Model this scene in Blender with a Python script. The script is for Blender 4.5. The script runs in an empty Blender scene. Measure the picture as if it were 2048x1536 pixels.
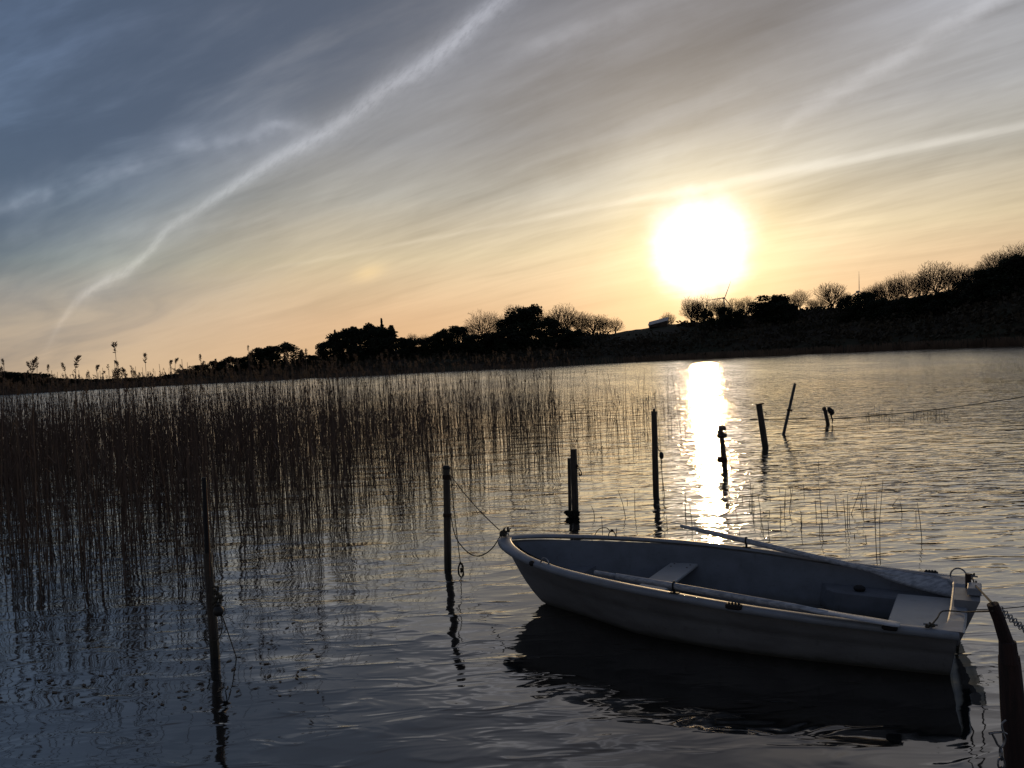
import bpy, math, random
import numpy as np
from mathutils import Vector, Matrix, noise as mnoise

random.seed(7)
rng = np.random.default_rng(11)
SC = bpy.context.scene
COL = SC.collection
R = math.radians

# ------------------------------------------------------------------ camera
CAM_H, FPX, ROLL = 2.1, 1658.0, R(2.9)
YH = 725.0                                   # horizon row at the picture's centre column
PITCH = math.atan((768 - YH) * math.cos(ROLL) / FPX)
_f = Vector((0, math.cos(PITCH), -math.sin(PITCH)))
_r0 = Vector((1, 0, 0)); _u0 = _r0.cross(_f)
CR = _r0 * math.cos(ROLL) - _u0 * math.sin(ROLL)
CU = _r0 * math.sin(ROLL) + _u0 * math.cos(ROLL)
CP = Vector((0, 0, CAM_H))
cam_d = bpy.data.cameras.new('camera'); cam = bpy.data.objects.new('camera', cam_d); COL.objects.link(cam)
cam_d.sensor_width = 36; cam_d.lens = FPX / 2048 * 36; cam_d.clip_end = 12000; cam_d.clip_start = 0.05
M = Matrix((CR, CU, -_f)).transposed().to_4x4(); M.translation = CP
cam.matrix_world = M
SC.camera = cam

def ray(px, py): return _f + CR * ((px - 1024) / FPX) - CU * ((py - 768) / FPX)
def atz(px, py, z=0.0):
    d = ray(px, py); return CP + d * ((z - CAM_H) / d.z)
def aty(px, py, y):
    d = ray(px, py); return CP + d * (y / d.y)
def proj(p):
    v = Vector(p) - CP; w = v.dot(_f)
    return 1024 + FPX * v.dot(CR) / w, 768 - FPX * v.dot(CU) / w
def hy(px): return YH - math.tan(ROLL) * (px - 1024)

SUN = ray(1400, 495).normalized()
SUN_EL = math.asin(SUN.z); SUN_AZ = math.atan2(SUN.x, SUN.y)

# ------------------------------------------------------------------ node expressions
class Ex:
    def __init__(s, nt, o): s.nt, s.o = nt, o
    def _m(s, op, *a):
        n = s.nt.nodes.new('ShaderNodeMath'); n.operation = op
        for i, v in enumerate(a):
            if isinstance(v, Ex): s.nt.links.new(v.o, n.inputs[i])
            else: n.inputs[i].default_value = v
        return Ex(s.nt, n.outputs[0])
    def __add__(s, b): return s._m('ADD', s, b)
    __radd__ = __add__
    def __sub__(s, b): return s._m('SUBTRACT', s, b)
    def __rsub__(s, b): return s._m('SUBTRACT', b, s)
    def __mul__(s, b): return s._m('MULTIPLY', s, b)
    __rmul__ = __mul__
    def __truediv__(s, b): return s._m('DIVIDE', s, b)
    def __rtruediv__(s, b): return s._m('DIVIDE', b, s)
    def __neg__(s): return s * -1.0
    def f(s, op, *a): return s._m(op, s, *a)
    def exp(s): return s._m('EXPONENT', s)
    def abs(s): return s._m('ABSOLUTE', s)
    def max(s, b): return s._m('MAXIMUM', s, b)
    def min(s, b): return s._m('MINIMUM', s, b)
    def pow(s, b): return s._m('POWER', s, b)
    def step(s, a, b):                        # smoothstep from a to b
        n = s.nt.nodes.new('ShaderNodeMapRange'); n.interpolation_type = 'SMOOTHSTEP'
        s.nt.links.new(s.o, n.inputs[0])
        if a < b: vals = (a, b, 0, 1)
        else: vals = (b, a, 1, 0)
        for i, v in zip((1, 2, 3, 4), vals): n.inputs[i].default_value = v
        return Ex(s.nt, n.outputs[0])
def setin(nt, sock, v):
    if isinstance(v, Ex): nt.links.new(v.o, sock)
    elif isinstance(v, tuple) and len(v) == 3 and len(sock.default_value) == 4: sock.default_value = (*v, 1)
    else: sock.default_value = v
def vec(nt, x, y, z):
    n = nt.nodes.new('ShaderNodeCombineXYZ')
    for s, v in zip(n.inputs, (x, y, z)): setin(nt, s, v)
    return Ex(nt, n.outputs[0])
def sep(nt, v):
    n = nt.nodes.new('ShaderNodeSeparateXYZ'); nt.links.new(v.o, n.inputs[0])
    return [Ex(nt, o) for o in n.outputs]
def vm(nt, op, a, b=None):
    n = nt.nodes.new('ShaderNodeVectorMath'); n.operation = op; setin(nt, n.inputs[0], a)
    if op == 'SCALE': setin(nt, n.inputs['Scale'], b)
    elif b is not None: setin(nt, n.inputs[1], b)
    return Ex(nt, n.outputs['Value'] if op in ('DOT_PRODUCT', 'LENGTH') else n.outputs['Vector'])
def mixc(nt, fac, a, b):
    n = nt.nodes.new('ShaderNodeMix'); n.data_type = 'RGBA'
    setin(nt, n.inputs[0], fac); setin(nt, n.inputs[6], a); setin(nt, n.inputs[7], b)
    return Ex(nt, n.outputs[2])
def noise(nt, v, scale, detail=3.0, rough=0.5, dim='3D', dist=0.0):
    n = nt.nodes.new('ShaderNodeTexNoise'); n.noise_dimensions = dim
    if v is not None: nt.links.new(v.o, n.inputs['Vector'])
    n.inputs['Scale'].default_value = scale; n.inputs['Detail'].default_value = detail
    n.inputs['Roughness'].default_value = rough; n.inputs['Distortion'].default_value = dist
    return Ex(nt, n.outputs['Fac'] if 'Fac' in n.outputs else n.outputs[0])
def ramp(nt, fac, stops):
    n = nt.nodes.new('ShaderNodeValToRGB'); nt.links.new(fac.o, n.inputs[0])
    el = n.color_ramp.elements
    while len(el) < len(stops): el.new(0.5)
    for e, (p, c) in zip(el, stops): e.position = p; e.color = (*c, 1)
    return Ex(nt, n.outputs[0])

# ------------------------------------------------------------------ world: low sun behind cirrus, vapour trails
world = bpy.data.worlds.new("World"); SC.world = world; world.use_nodes = True
nt = world.node_tree; nt.nodes.clear()
out = nt.nodes.new('ShaderNodeOutputWorld'); bg = nt.nodes.new('ShaderNodeBackground')
nt.links.new(bg.outputs[0], out.inputs[0]); bg.inputs[1].default_value = 0.1
sky = nt.nodes.new('ShaderNodeTexSky'); sky.sky_type = 'NISHITA'; sky.sun_disc = False
sky.sun_elevation = SUN_EL; sky.sun_rotation = SUN_AZ; sky.dust_density = 1.0; sky.air_density = 1.0
tc = nt.nodes.new('ShaderNodeTexCoord'); D = Ex(nt, tc.outputs['Generated'])
X, Y, Z = sep(nt, D)
Zp = Z.max(0.0)
inv = 1.0 / Y.max(0.08)
gx, gz = X * inv, Z * inv                    # direction measured on the plane due west
front = Y.step(0.1, 0.35)
ang = vm(nt, 'DOT_PRODUCT', D, tuple(SUN)).min(1.0).f('ARCCOSINE') * (180 / math.pi)
# cirrus sheets: streaks drawn out toward a vanishing point on the left of the horizon
k = 1.0 / (Zp + 0.10)
cx, cy = X * k, Y * k
ca, sa = -0.731, 0.682
al = cx * ca + cy * sa; cr = cx * sa - cy * ca
warp = noise(nt, vec(nt, al * 0.5, cr * 0.8, 0.0), 1.0, 3) - 0.5
st1 = noise(nt, vec(nt, al * 0.28, cr * 1.15 + warp * 1.3, 3.3), 1.0, 5, 0.55)
st2 = noise(nt, vec(nt, al * 0.55, cr * 5.0 + warp * 3.0, 9.1), 1.0, 4, 0.55)
st3 = noise(nt, vec(nt, gx * 2.2 + gz * 1.5, gz * 10.0 - gx * 3.6 + warp * 1.5, 5.1), 1.0, 5, 0.6)
veil = ramp(nt, Zp, [(0.0, (.84, .50, .25)), (0.06, (.78, .515, .30)), (0.13, (.66, .55, .37)), (0.20, (.47, .455, .405)),
                     (0.26, (.345, .355, .370)), (0.34, (.265, .278, .310)), (0.45, (.20, .207, .235)), (0.62, (.11, .125, .16)), (1.0, (.05, .07, .12))])
sunf = (ang * (-1 / 26.0)).exp() * 0.64 + 0.585
veil = vm(nt, 'SCALE', veil, sunf * (gx.step(.30, .65) * Zp.step(.22, .34) * front * 0.45 + 1.0))
veil = mixc(nt, ang.step(24, 46) * Zp.step(.065, .14), veil, vm(nt, 'MULTIPLY', veil, (.70, .96, 1.38)))
st4 = noise(nt, vec(nt, al * 1.6 + warp, cr * 16.0 + warp * 9.0, 2.2), 1.0, 5, 0.65)
st5 = noise(nt, vec(nt, gx * 6.0 + gz * 3.0, gz * 55.0 - gx * 17.0 + warp * 4.0, 7.7), 1.0, 4, 0.6)
tex = (st1 - 0.5) * 0.95 + (st2 - 0.5) * 0.65 + (st3 - 0.5) * 0.75 + (st4 - 0.5) * 0.24 + (st5 - .5) * 0.30
veil = vm(nt, 'SCALE', veil, (tex * 0.85 * Zp.step(-0.03, 0.20) + 1.0).max(0.25))
veil = mixc(nt, ang.step(20, 44) * Zp.step(.13, .06), veil, vm(nt, 'MULTIPLY', veil, (1.0, 1.20, 1.48)))
# clear blue gap high on the left and overhead
gapl = gz - 0.40 - gx * 0.50 + (st1 - 0.5) * 0.35 + (st3 - 0.5) * 0.10
gap = gapl.step(-0.15, 0.13) * front
gap = (gap * (1.0 - st3.step(0.42, 0.8) * 0.5)).max(Zp.step(0.55, 0.85) * 0.8)
clear = vm(nt, 'SCALE', vm(nt, 'MULTIPLY', Ex(nt, sky.outputs[0]), (0.60, 0.72, 0.95)), 0.06)
blue = mixc(nt, 0.85, clear, (.056, .084, .136))
blue = mixc(nt, Zp.step(.38, .60), blue, (.060, .063, .078))
col = mixc(nt, gap * 0.88, veil, blue)
# dimmer, bluer away from the sun
back = ang.step(50, 120)
col = mixc(nt, back * 0.88, col, mixc(nt, Zp.step(0.0, 0.5), (.165, .155, .155), (.050, .064, .094)))
# vapour trails
def g(px, py):
    d = ray(px, py); return d.x / d.y, d.z / d.y
def trail_curve(pts, lo, hi):
    n = nt.nodes.new('ShaderNodeFloatCurve'); c = n.mapping.curves[0]
    P = sorted(((a - lo) / (hi - lo), b + 0.1) for a, b in (g(*p) for p in pts))
    c.points[0].location = P[0]; c.points[1].location = P[-1]
    for p in P[1:-1]: c.points.new(*p)
    n.mapping.update()
    nt.links.new(((gx - lo) / (hi - lo)).o, n.inputs['Value'])
    return Ex(nt, n.outputs[0]) - 0.1
wob = noise(nt, vec(nt, gx, gz, 0.0), 14, 4, 0.6) - 0.5
wob2 = noise(nt, vec(nt, gx, gz, 4.0), 42, 6, 0.72) - 0.5
lump = noise(nt, vec(nt, gx, gz, 8.0), 9, 3, 0.6)
c1 = [(1090, -90), (1000, 0), (960, 35), (900, 88), (830, 140), (740, 198), (700, 232), (620, 282), (520, 333), (430, 396), (385, 428), (335, 460), (300, 500), (255, 540), (190, 572), (155, 600), (120, 650)]
lo, hi = g(60, 660)[0], g(1120, -100)[0]
d1 = (gz - trail_curve(c1, lo, hi) + wob * 0.013 + wob2 * 0.006)
w1 = gx.step(-0.5, 0.05) * 0.0075 + 0.0056
fib = noise(nt, vec(nt, gx * 1.0 + gz * 1.2, gz * 3.0 - gx * 3.0, 2.0), 38, 5, 0.7)
m1 = ((-(d1 / w1).pow(2.0)).exp() + (-(d1 / (w1 * 2.6)).pow(2.0)).exp() * 0.40) * (fib.step(.2, .6) * .5 + .45)
m1 = m1 * gx.step(lo, lo + .08) * (lump * 1.1 + 0.3) * (gx.step(-.45, .0) * .6 + .5) * (wob2 * .5 + 1.0)
def line(p, q, w, dist=0.004):
    (a0, b0), (a1, b1) = g(*p), g(*q)
    s = (b1 - b0) / (a1 - a0)
    d = gz - (gx - a0) * s - b0 + wob * dist + wob2 * dist * 0.5
    return (-(d / w).pow(2.0)).exp()
m2 = line((2048, 252), (1300, 394), gx.step(-.05, .35) * 0.0042 + 0.0026) * (gx.step(-.45, -.1) * .35 + gx.step(0.05, .22) * .65) * (lump * 0.7 + 0.6)
m3 = line((1960, 15), (1600, 232), 0.013, 0.035) * gx.step(.27, .42) * (lump * 1.3 + 0.1)
m3b = line((1600, 232), (1440, 375), 0.007, 0.02) * gx.step(.22, .28) * gx.step(.4, .33) * (lump + 0.1)
c4 = [(640, 255), (560, 257), (520, 262), (450, 282), (350, 302), (290, 330), (200, 352), (120, 375), (0, 420), (-80, 450)]
lo4, hi4 = g(-90, 455)[0], g(660, 250)[0]
d4 = gz - trail_curve(c4, lo4, hi4) + wob * 0.035 + wob2 * 0.01
m4 = ((-(d4 / 0.006).pow(2.0)).exp() + (-(d4 / 0.022).pow(2.0)).exp() * 0.9) * gx.step(hi4, hi4 - .04) * lump.step(0.3, 0.75)
m5 = line((1300, 8), (1050, 95), 0.010, 0.03) * gx.step(-.02, .06) * lump.step(0.3, 0.7)
m6 = line((700, 430), (300, 455), 0.012, 0.03) * gx.step(-.2, -.3) * lump.step(0.35, 0.7) * 0.6
shade = line((1020, 280), (1560, 20), 0.075, 0.05) * front * gx.step(-.16, .06) * gx.step(.55, .3) * 0.30
col = vm(nt, 'SCALE', col, 1.0 - shade)
trail = (m1 * 0.85 + m2 * 0.52 + m3 * 0.42 + m3b * 0.10 + m4 * 0.50 + m5 * 0.3 + m6 * 0.35) * front
col = vm(nt, 'ADD', vm(nt, 'SCALE', col, trail * 0.42 + 1.0), vm(nt, 'SCALE', vec(nt, .125, .12, .122), trail))
# sun dog, 22 degrees left of the sun
sd = ray(737, 545).normalized()
sdx, sdz = gx - sd.x / sd.y, gz - sd.z / sd.y
dog = (-((sdx - sdz * 0.2) / 0.018).pow(2.0) - ((sdz + sdx * -0.15) / 0.009).pow(2.0)).exp() * front
col = vm(nt, 'ADD', col, vm(nt, 'SCALE', vec(nt, .16, .10, .02), dog))
# glare of the sun through the cirrus
an = ang + wob * 2.0 + (st2 - 0.5) * 1.4 + (st3 - .5) * 0.9
core = (-(an.max(0.0) / 1.25).pow(2.2)).exp()
plateau = (-(an.max(0.0) / 3.15).pow(4.5)).exp()
halo = (-(an.max(0.0) / 3.4)).exp()
wide = (-(ang / 10.0)).exp()
col = vm(nt, 'ADD', col, vm(nt, 'SCALE', vec(nt, 2.6, 2.2, 1.6), core))
col = vm(nt, 'ADD', col, vm(nt, 'SCALE', vec(nt, .52, .56, .80), plateau))
col = vm(nt, 'ADD', col, vm(nt, 'SCALE', vec(nt, .62, .50, .16), halo))
col = vm(nt, 'ADD', col, vm(nt, 'SCALE', vec(nt, .28, .17, .06), wide))
nt.links.new(vm(nt, 'SCALE', col, 10.0).o, bg.inputs[0])
world.cycles.sampling_method = 'MANUAL'; world.cycles.sample_map_resolution = 1024

sun_d = bpy.data.lights.new('sun', 'SUN'); sun = bpy.data.objects.new('sun', sun_d); COL.objects.link(sun)
sun_d.energy = 0.5; sun_d.angle = R(1.6); sun_d.color = (1, .68, .34)
sun.rotation_euler = (-SUN).to_track_quat('-Z', 'Y').to_euler()

SC.view_settings.view_transform = 'Standard'; SC.view_settings.look = 'None'
SC.view_settings.exposure = 0.12; SC.view_settings.gamma = 1; SC.view_settings.use_curve_mapping = False
cy_ = SC.cycles
cy_.max_bounces = 6; cy_.diffuse_bounces = 2; cy_.glossy_bounces = 3; cy_.transmission_bounces = 2
cy_.sample_clamp_indirect = 4; cy_.caustics_reflective = False; cy_.caustics_refractive = False
cy_.use_denoising = True; cy_.use_adaptive_sampling = False

# ------------------------------------------------------------------ materials
def mat(name, base, rough=0.7, vary=0.25, scale=6.0, base2=None, metal=0.0, stretch=(1, 1, 1), bump=0.0, transl=0.0):
    m = bpy.data.materials.new(name); m.use_nodes = True; t = m.node_tree
    b = t.nodes['Principled BSDF']; b.inputs['Roughness'].default_value = rough; b.inputs['Metallic'].default_value = metal
    tcn = t.nodes.new('ShaderNodeTexCoord'); mp = t.nodes.new('ShaderNodeMapping')
    t.links.new(tcn.outputs['Object'], mp.inputs[0]); mp.inputs['Scale'].default_value = stretch
    v = Ex(t, mp.outputs[0]); n1 = noise(t, v, scale, 5, 0.6)
    c2 = base2 or tuple(c * (1 - vary * 1.6) for c in base)
    c = mixc(t, n1.step(0.35, 0.68), base, c2)
    t.links.new(c.o, b.inputs['Base Color'])
    if bump:
        bn = t.nodes.new('ShaderNodeBump'); bn.inputs['Strength'].default_value = 1; bn.inputs['Distance'].default_value = bump
        t.links.new(noise(t, v, scale * 3, 4, 0.6).o, bn.inputs['Height']); t.links.new(bn.outputs[0], b.inputs['Normal'])
    if transl:
        tr = t.nodes.new('ShaderNodeBsdfTranslucent'); ms = t.nodes.new('ShaderNodeMixShader'); ms.inputs[0].default_value = transl
        t.links.new(c.o, tr.inputs[0]); t.links.new(b.outputs[0], ms.inputs[1]); t.links.new(tr.outputs[0], ms.inputs[2])
        t.links.new(ms.outputs[0], t.nodes['Material Output'].inputs[0])
    return m
MT = dict(
    hull=mat('hull_gelcoat', (.30, .305, .32), .38, .12, 3, base2=(.23, .23, .24), stretch=(1, 1, 3)),
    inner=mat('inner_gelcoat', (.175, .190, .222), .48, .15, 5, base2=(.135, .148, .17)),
    rim=mat('rim_gelcoat', (.31, .34, .39), .33, .10, 9, base2=(.27, .29, .32)),
    seat=mat('seat_gelcoat', (.42, .43, .44), .42, .12, 7, base2=(.40, .40, .40)),
    oar=mat('painted_oar', (.60, .62, .66), .40, .15, 8, base2=(.30, .32, .36), stretch=(1, 6, 6)),
    rubber=mat('black_rubber', (.012, .012, .013), .6),
    steel=mat('galvanised_steel', (.35, .35, .36), .35, .3, 30, metal=.9),
    rust=mat('rusty_iron', (.07, .035, .02), .7, .4, 40, metal=.3),
    rope=mat('wet_rope', (.10, .085, .06), .9, .4, 60),
    wood=mat('weathered_wood', (.085, .065, .05), .85, .3, 5, base2=(.04, .032, .026), stretch=(6, 6, .8), bump=.006),
    redwood=mat('tarred_wood', (.055, .028, .022), .8, .3, 5, base2=(.025, .015, .013), stretch=(6, 6, .8), bump=.006),
    pole=mat('grey_pole', (.10, .10, .10), .5, .3, 12, stretch=(1, 1, .3)),
    orange=mat('orange_cord', (.30, .12, .06), .7),
    weed=mat('water_weed', (.02, .022, .012), .9, .3, 30, bump=.01),
    float_=mat('dark_float', (.03, .028, .026), .5, .3, 20),
    reed=mat('dry_reed', (.21, .14, .10), .8, .3, 3, base2=(.10, .065, .046), transl=.15),
    reedwet=mat('dark_reed', (.05, .04, .028), .7, .3, 3),
    plume=mat('reed_plume', (.26, .19, .125), .9, .3, 25, base2=(.15, .10, .07), transl=.3),
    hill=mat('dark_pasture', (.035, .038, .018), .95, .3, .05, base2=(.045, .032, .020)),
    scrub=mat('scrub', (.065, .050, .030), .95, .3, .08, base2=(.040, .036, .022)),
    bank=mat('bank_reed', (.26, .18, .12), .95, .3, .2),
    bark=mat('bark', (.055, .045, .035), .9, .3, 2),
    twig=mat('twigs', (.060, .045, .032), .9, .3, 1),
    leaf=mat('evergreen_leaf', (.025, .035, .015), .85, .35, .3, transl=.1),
    budleaf=mat('spring_bud_leaf', (.050, .050, .018), .85, .35, .3, transl=.2),
    white=mat('turbine_paint', (.55, .55, .55), .5, .05),
    barn=mat('barn_wall', (.10, .07, .05), .9, .3, 1),
    barnroof=mat('metal_roof', (.40, .42, .46), .4, .1, 1),
)

def grime(m, zlo, zhi, colr, amt=.8):
    t = m.node_tree; b = t.nodes['Principled BSDF']; src = b.inputs['Base Color'].links[0].from_socket
    tcn = t.nodes.new('ShaderNodeTexCoord'); v = Ex(t, tcn.outputs['Object']); x, y, z = sep(t, v)
    n1 = noise(t, v, 9, 6, .7); n2 = noise(t, vec(t, x * 3.0, y * 3.0, z * 22.0), 4, 4, .6); n3 = noise(t, vec(t, x * 26.0, y * 26.0, z * 2.0), 1, 4, .6)
    f1 = (z + (n1 - .5) * .10).step(zhi, zlo) * amt
    f2 = n2.step(.60, .66) * .22 + n3.step(.60, .72) * .30
    c = mixc(t, f2, Ex(t, src), colr); c = mixc(t, f1, c, colr); t.links.new(c.o, b.inputs['Base Color'])
    t.links.new((n1 * .35 + .25).o, b.inputs['Roughness'])
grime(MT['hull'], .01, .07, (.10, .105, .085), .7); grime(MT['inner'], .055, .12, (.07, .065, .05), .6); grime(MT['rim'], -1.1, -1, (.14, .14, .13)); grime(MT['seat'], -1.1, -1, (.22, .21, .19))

grime(MT['wood'], .06, .22, (.018, .018, .012), .9)

# ------------------------------------------------------------------ mesh helpers
class MB:
    def __init__(s): s.v = []; s.f = []
    def add(s, vs, fs):
        o = len(s.v); s.v += [tuple(p) for p in vs]; s.f += [tuple(i + o for i in q) for q in fs]
    def tube(s, pts, rad, n=8, cap=True, jit=0.0, ell=1.0):
        pts = [Vector(p) for p in pts]
        if not hasattr(rad, '__len__'): rad = [rad] * len(pts)
        vs = []; ref = None
        for i, p in enumerate(pts):
            t = (pts[min(i + 1, len(pts) - 1)] - pts[max(i - 1, 0)]).normalized()
            if ref is None:
                ref = Vector((1, 0, 0)) if abs(t.x) < 0.8 else Vector((0, 1, 0))
            a = t.cross(ref).normalized(); b = a.cross(t).normalized(); ref = b
            for j in range(n):
                an = 2 * math.pi * j / n; r = rad[i] * (1 + jit * (random.random() - .5))
                vs.append(p + a * math.cos(an) * r + b * math.sin(an) * r * ell)
        fs = []
        for i in range(len(pts) - 1):
            for j in range(n):
                k = (j + 1) % n
                fs.append((i * n + j, i * n + k, (i + 1) * n + k, (i + 1) * n + j))
        if cap:
            fs.append(tuple(range(n))[::-1]); fs.append(tuple(range((len(pts) - 1) * n, len(pts) * n)))
        s.add(vs, fs)
    def box(s, c, size, mtx=None, bev=0.0):
        x, y, z = [d / 2 for d in size]
        b = min(bev, x * .9, y * .9, z * .9)
        if b <= 0:
            vs = [Vector((i * x, j * y, k * z)) for k in (-1, 1) for i, j in ((-1, -1), (1, -1), (1, 1), (-1, 1))]
            fs = [(3, 2, 1, 0), (4, 5, 6, 7)] + [(i, (i + 1) % 4, 4 + (i + 1) % 4, 4 + i) for i in range(4)]
        else:
            vs = []; rings = [(-z, b), (-z + b, 0), (z - b, 0), (z, b)]
            for zz, ins in rings:
                X_, Y_ = x - ins, y - ins
                for i, j in ((-1, -1), (1, -1), (1, 1), (-1, 1)):
                    c1 = Vector((i * X_, j * (Y_ - b), zz)); c2 = Vector((i * (X_ - b), j * Y_, zz))
                    vs += [c2, c1] if i * j < 0 else [c1, c2]
            fs = []
            for r in range(3):
                for i in range(8):
                    k = (i + 1) % 8; fs.append((r * 8 + i, r * 8 + k, r * 8 + 8 + k, r * 8 + 8 + i))
            fs.append(tuple(range(8))[::-1]); fs.append(tuple(range(24, 32)))
        m3 = mtx or Matrix.Identity(3)
        s.add([m3 @ p + Vector(c) for p in vs], fs)
    def ball(s, c, r, n=8, sq=(1, 1, 1), jit=0.0):
        vs = []; fs = []; m = n // 2 + 1
        for i in range(1, m):
            th = math.pi * i / m
            for j in range(n):
                ph = 2 * math.pi * j / n; q = r * (1 + jit * (random.random() - .5))
                vs.append(Vector((q * sq[0] * math.sin(th) * math.cos(ph), q * sq[1] * math.sin(th) * math.sin(ph), q * sq[2] * math.cos(th))) + Vector(c))
        for i in range(m - 2):
            for j in range(n): k = (j + 1) % n; fs.append((i * n + j, i * n + n + j, i * n + n + k, i * n + k))
        t = len(vs); vs.append(Vector(c) + Vector((0, 0, r * sq[2]))); vs.append(Vector(c) - Vector((0, 0, r * sq[2])))
        for j in range(n):
            k = (j + 1) % n; fs.append((t, j, k)); fs.append((t + 1, (m - 2) * n + k, (m - 2) * n + j))
        s.add(vs, fs)
    def mesh(s, name, m, smooth=False):
        me = bpy.data.meshes.new(name); me.from_pydata(s.v, [], s.f); me.materials.append(m)
        if smooth: me.shade_smooth()
        me.update(); return me
    def build(s, name, m, parent=None, smooth=False, loc=(0, 0, 0)):
        o = bpy.data.objects.new(name, s.mesh(name, m, smooth)); COL.objects.link(o)
        o.parent = parent; o.location = loc; return o
def tag(o, label=None, cat=None, group=None, kind=None):
    if label: o['label'] = label
    if cat: o['category'] = cat
    if group: o['group'] = group
    if kind: o['kind'] = kind
    return o
def empty(name, loc, label, cat, group=None, rz=0.0):
    o = bpy.data.objects.new(name, None); COL.objects.link(o); o.location = loc; o.rotation_euler = (0, 0, rz)
    o.empty_display_size = 0.1
    return tag(o, label, cat, group)
def arrmesh(name, V, F, m, smooth=False):              # numpy arrays, all quads
    me = bpy.data.meshes.new(name); nv, nf = len(V), len(F); w = F.shape[1]
    me.vertices.add(nv); me.vertices.foreach_set('co', np.asarray(V, np.float32).ravel())
    me.loops.add(nf * w); me.loops.foreach_set('vertex_index', F.astype(np.int32).ravel())
    me.polygons.add(nf); me.polygons.foreach_set('loop_start', np.arange(0, nf * w, w, dtype=np.int32))
    me.update(calc_edges=True); me.materials.append(m)
    if smooth: me.shade_smooth()
    return me
def catmull(P, n=8):
    P = [Vector(p) for p in P]; Q = [P[0] * 2 - P[1]] + P + [P[-1] * 2 - P[-2]]; out_ = []
    for i in range(1, len(Q) - 2):
        a, b, c, d = Q[i - 1:i + 3]
        for j in range(n):
            t = j / n
            out_.append(0.5 * ((2 * b) + (c - a) * t + (2 * a - 5 * b + 4 * c - d) * t * t + (3 * b - a - 3 * c + d) * t ** 3))
    out_.append(P[-1]); return out_
def sag(a, b, s, n=14):
    a, b = Vector(a), Vector(b)
    return [a.lerp(b, i / n) - Vector((0, 0, s * 4 * (i / n) * (1 - i / n))) for i in range(n + 1)]

# ------------------------------------------------------------------ water
wm = bpy.data.materials.new('lake_water'); wm.use_nodes = True; t = wm.node_tree
b = t.nodes['Principled BSDF']
geo = t.nodes.new('ShaderNodeNewGeometry'); P = Ex(t, geo.outputs['Position'])
px_, py_, pz_ = sep(t, P)
# open water (wind ripples) grows to the right of the reed bed and away from the shelter of the bank
edge = px_ - (py_ * 0.10 - 1.2)
openw = edge.step(-1.5, 4.0) * py_.step(4.0, 11.0)
openw = openw.max(py_.step(30.0, 42.0))
gust = noise(t, vec(t, px_ * 0.5, py_ * 0.16, 0.0), 0.35, 3, 0.5, '2D').step(0.3, 0.7)
def hfield(ox, oy, sx, sy, scale, det, seed, dist=0.0):
    return noise(t, vec(t, (px_ + ox) * sx + seed, (py_ + oy) * sy, 0.0), scale, det, 0.5, '2D', dist)
def slopes(sx, sy, scale, det, amp, seed, eps, dist=0.0, sharp=False):
    h0 = hfield(0, 0, sx, sy, scale, det, seed, dist)
    hx = hfield(eps, 0, sx, sy, scale, det, seed, dist); hy_ = hfield(0, eps, sx, sy, scale, det, seed, dist)
    if sharp: h0, hx, hy_ = [(q * 1.6).pow(4.0) for q in (h0, hx, hy_)]
    return (hx - h0) * (amp / eps), (hy_ - h0) * (amp / eps)
lay = []
ax, ay = slopes(0.75, 1.25, 1.0, 2, 0.036, 0.0, 0.01)            # slow swells of about a metre
lay.append((ax, ay, py_.step(2.5, 9.0) * 0.35 + 0.45))
ax, ay = slopes(0.55, 1.35, 4.0, 2, 0.0062, 17.0, 0.004, 0.4, True)       # ripples, a hand wide
lay.append((ax, ay, openw * (gust * 0.8 + 0.4) + 0.26))
ax, ay = slopes(0.6, 1.3, 10.0, 2, 0.0036, 41.0, 0.002)          # cat's paws
lay.append((ax, ay, openw * (gust * 0.8 + 0.35) + 0.06))
SX = SY = None
for a_, b_, w_ in lay:
    SX = a_ * w_ if SX is None else SX + a_ * w_
    SY = b_ * w_ if SY is None else SY + b_ * w_
far = py_.step(18.0, 90.0)
SXn = SX * (1.0 - far * 0.35)
SYn = SY + far * 0.055                                            # wind-driven faces lean to the lee shore
nrm = vm(t, 'NORMALIZE', vec(t, -SXn, -SYn, 1.0))
t.links.new(nrm.o, b.inputs['Normal'])
b.inputs['Base Color'].default_value = (.010, .012, .013, 1)
b.inputs['Roughness'].default_value = 0.035; b.inputs['IOR'].default_value = 1.333
gl = t.nodes.new('ShaderNodeBsdfGlossy'); gl.inputs['Roughness'].default_value = 0.035; gl.inputs['Color'].default_value = (1, .955, .90, 1)
t.links.new(nrm.o, gl.inputs['Normal']); mx = t.nodes.new('ShaderNodeMixShader'); lw = t.nodes.new('ShaderNodeLayerWeight'); lw.inputs['Blend'].default_value = 0.50; t.links.new(nrm.o, lw.inputs['Normal']); t.links.new(lw.outputs['Fresnel'], mx.inputs[0])
t.links.new(b.outputs[0], mx.inputs[1]); t.links.new(gl.outputs[0], mx.inputs[2]); t.links.new(mx.outputs[0], t.nodes['Material Output'].inputs[0])
V = np.array([(-4000, -4000, 0), (4000, -4000, 0), (4000, 4000, 0), (-4000, 4000, 0)]); 
wo = bpy.data.objects.new('water', arrmesh('water', V, np.array([[0, 1, 2, 3]]), wm)); COL.objects.link(wo); tag(wo, kind='structure')

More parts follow.
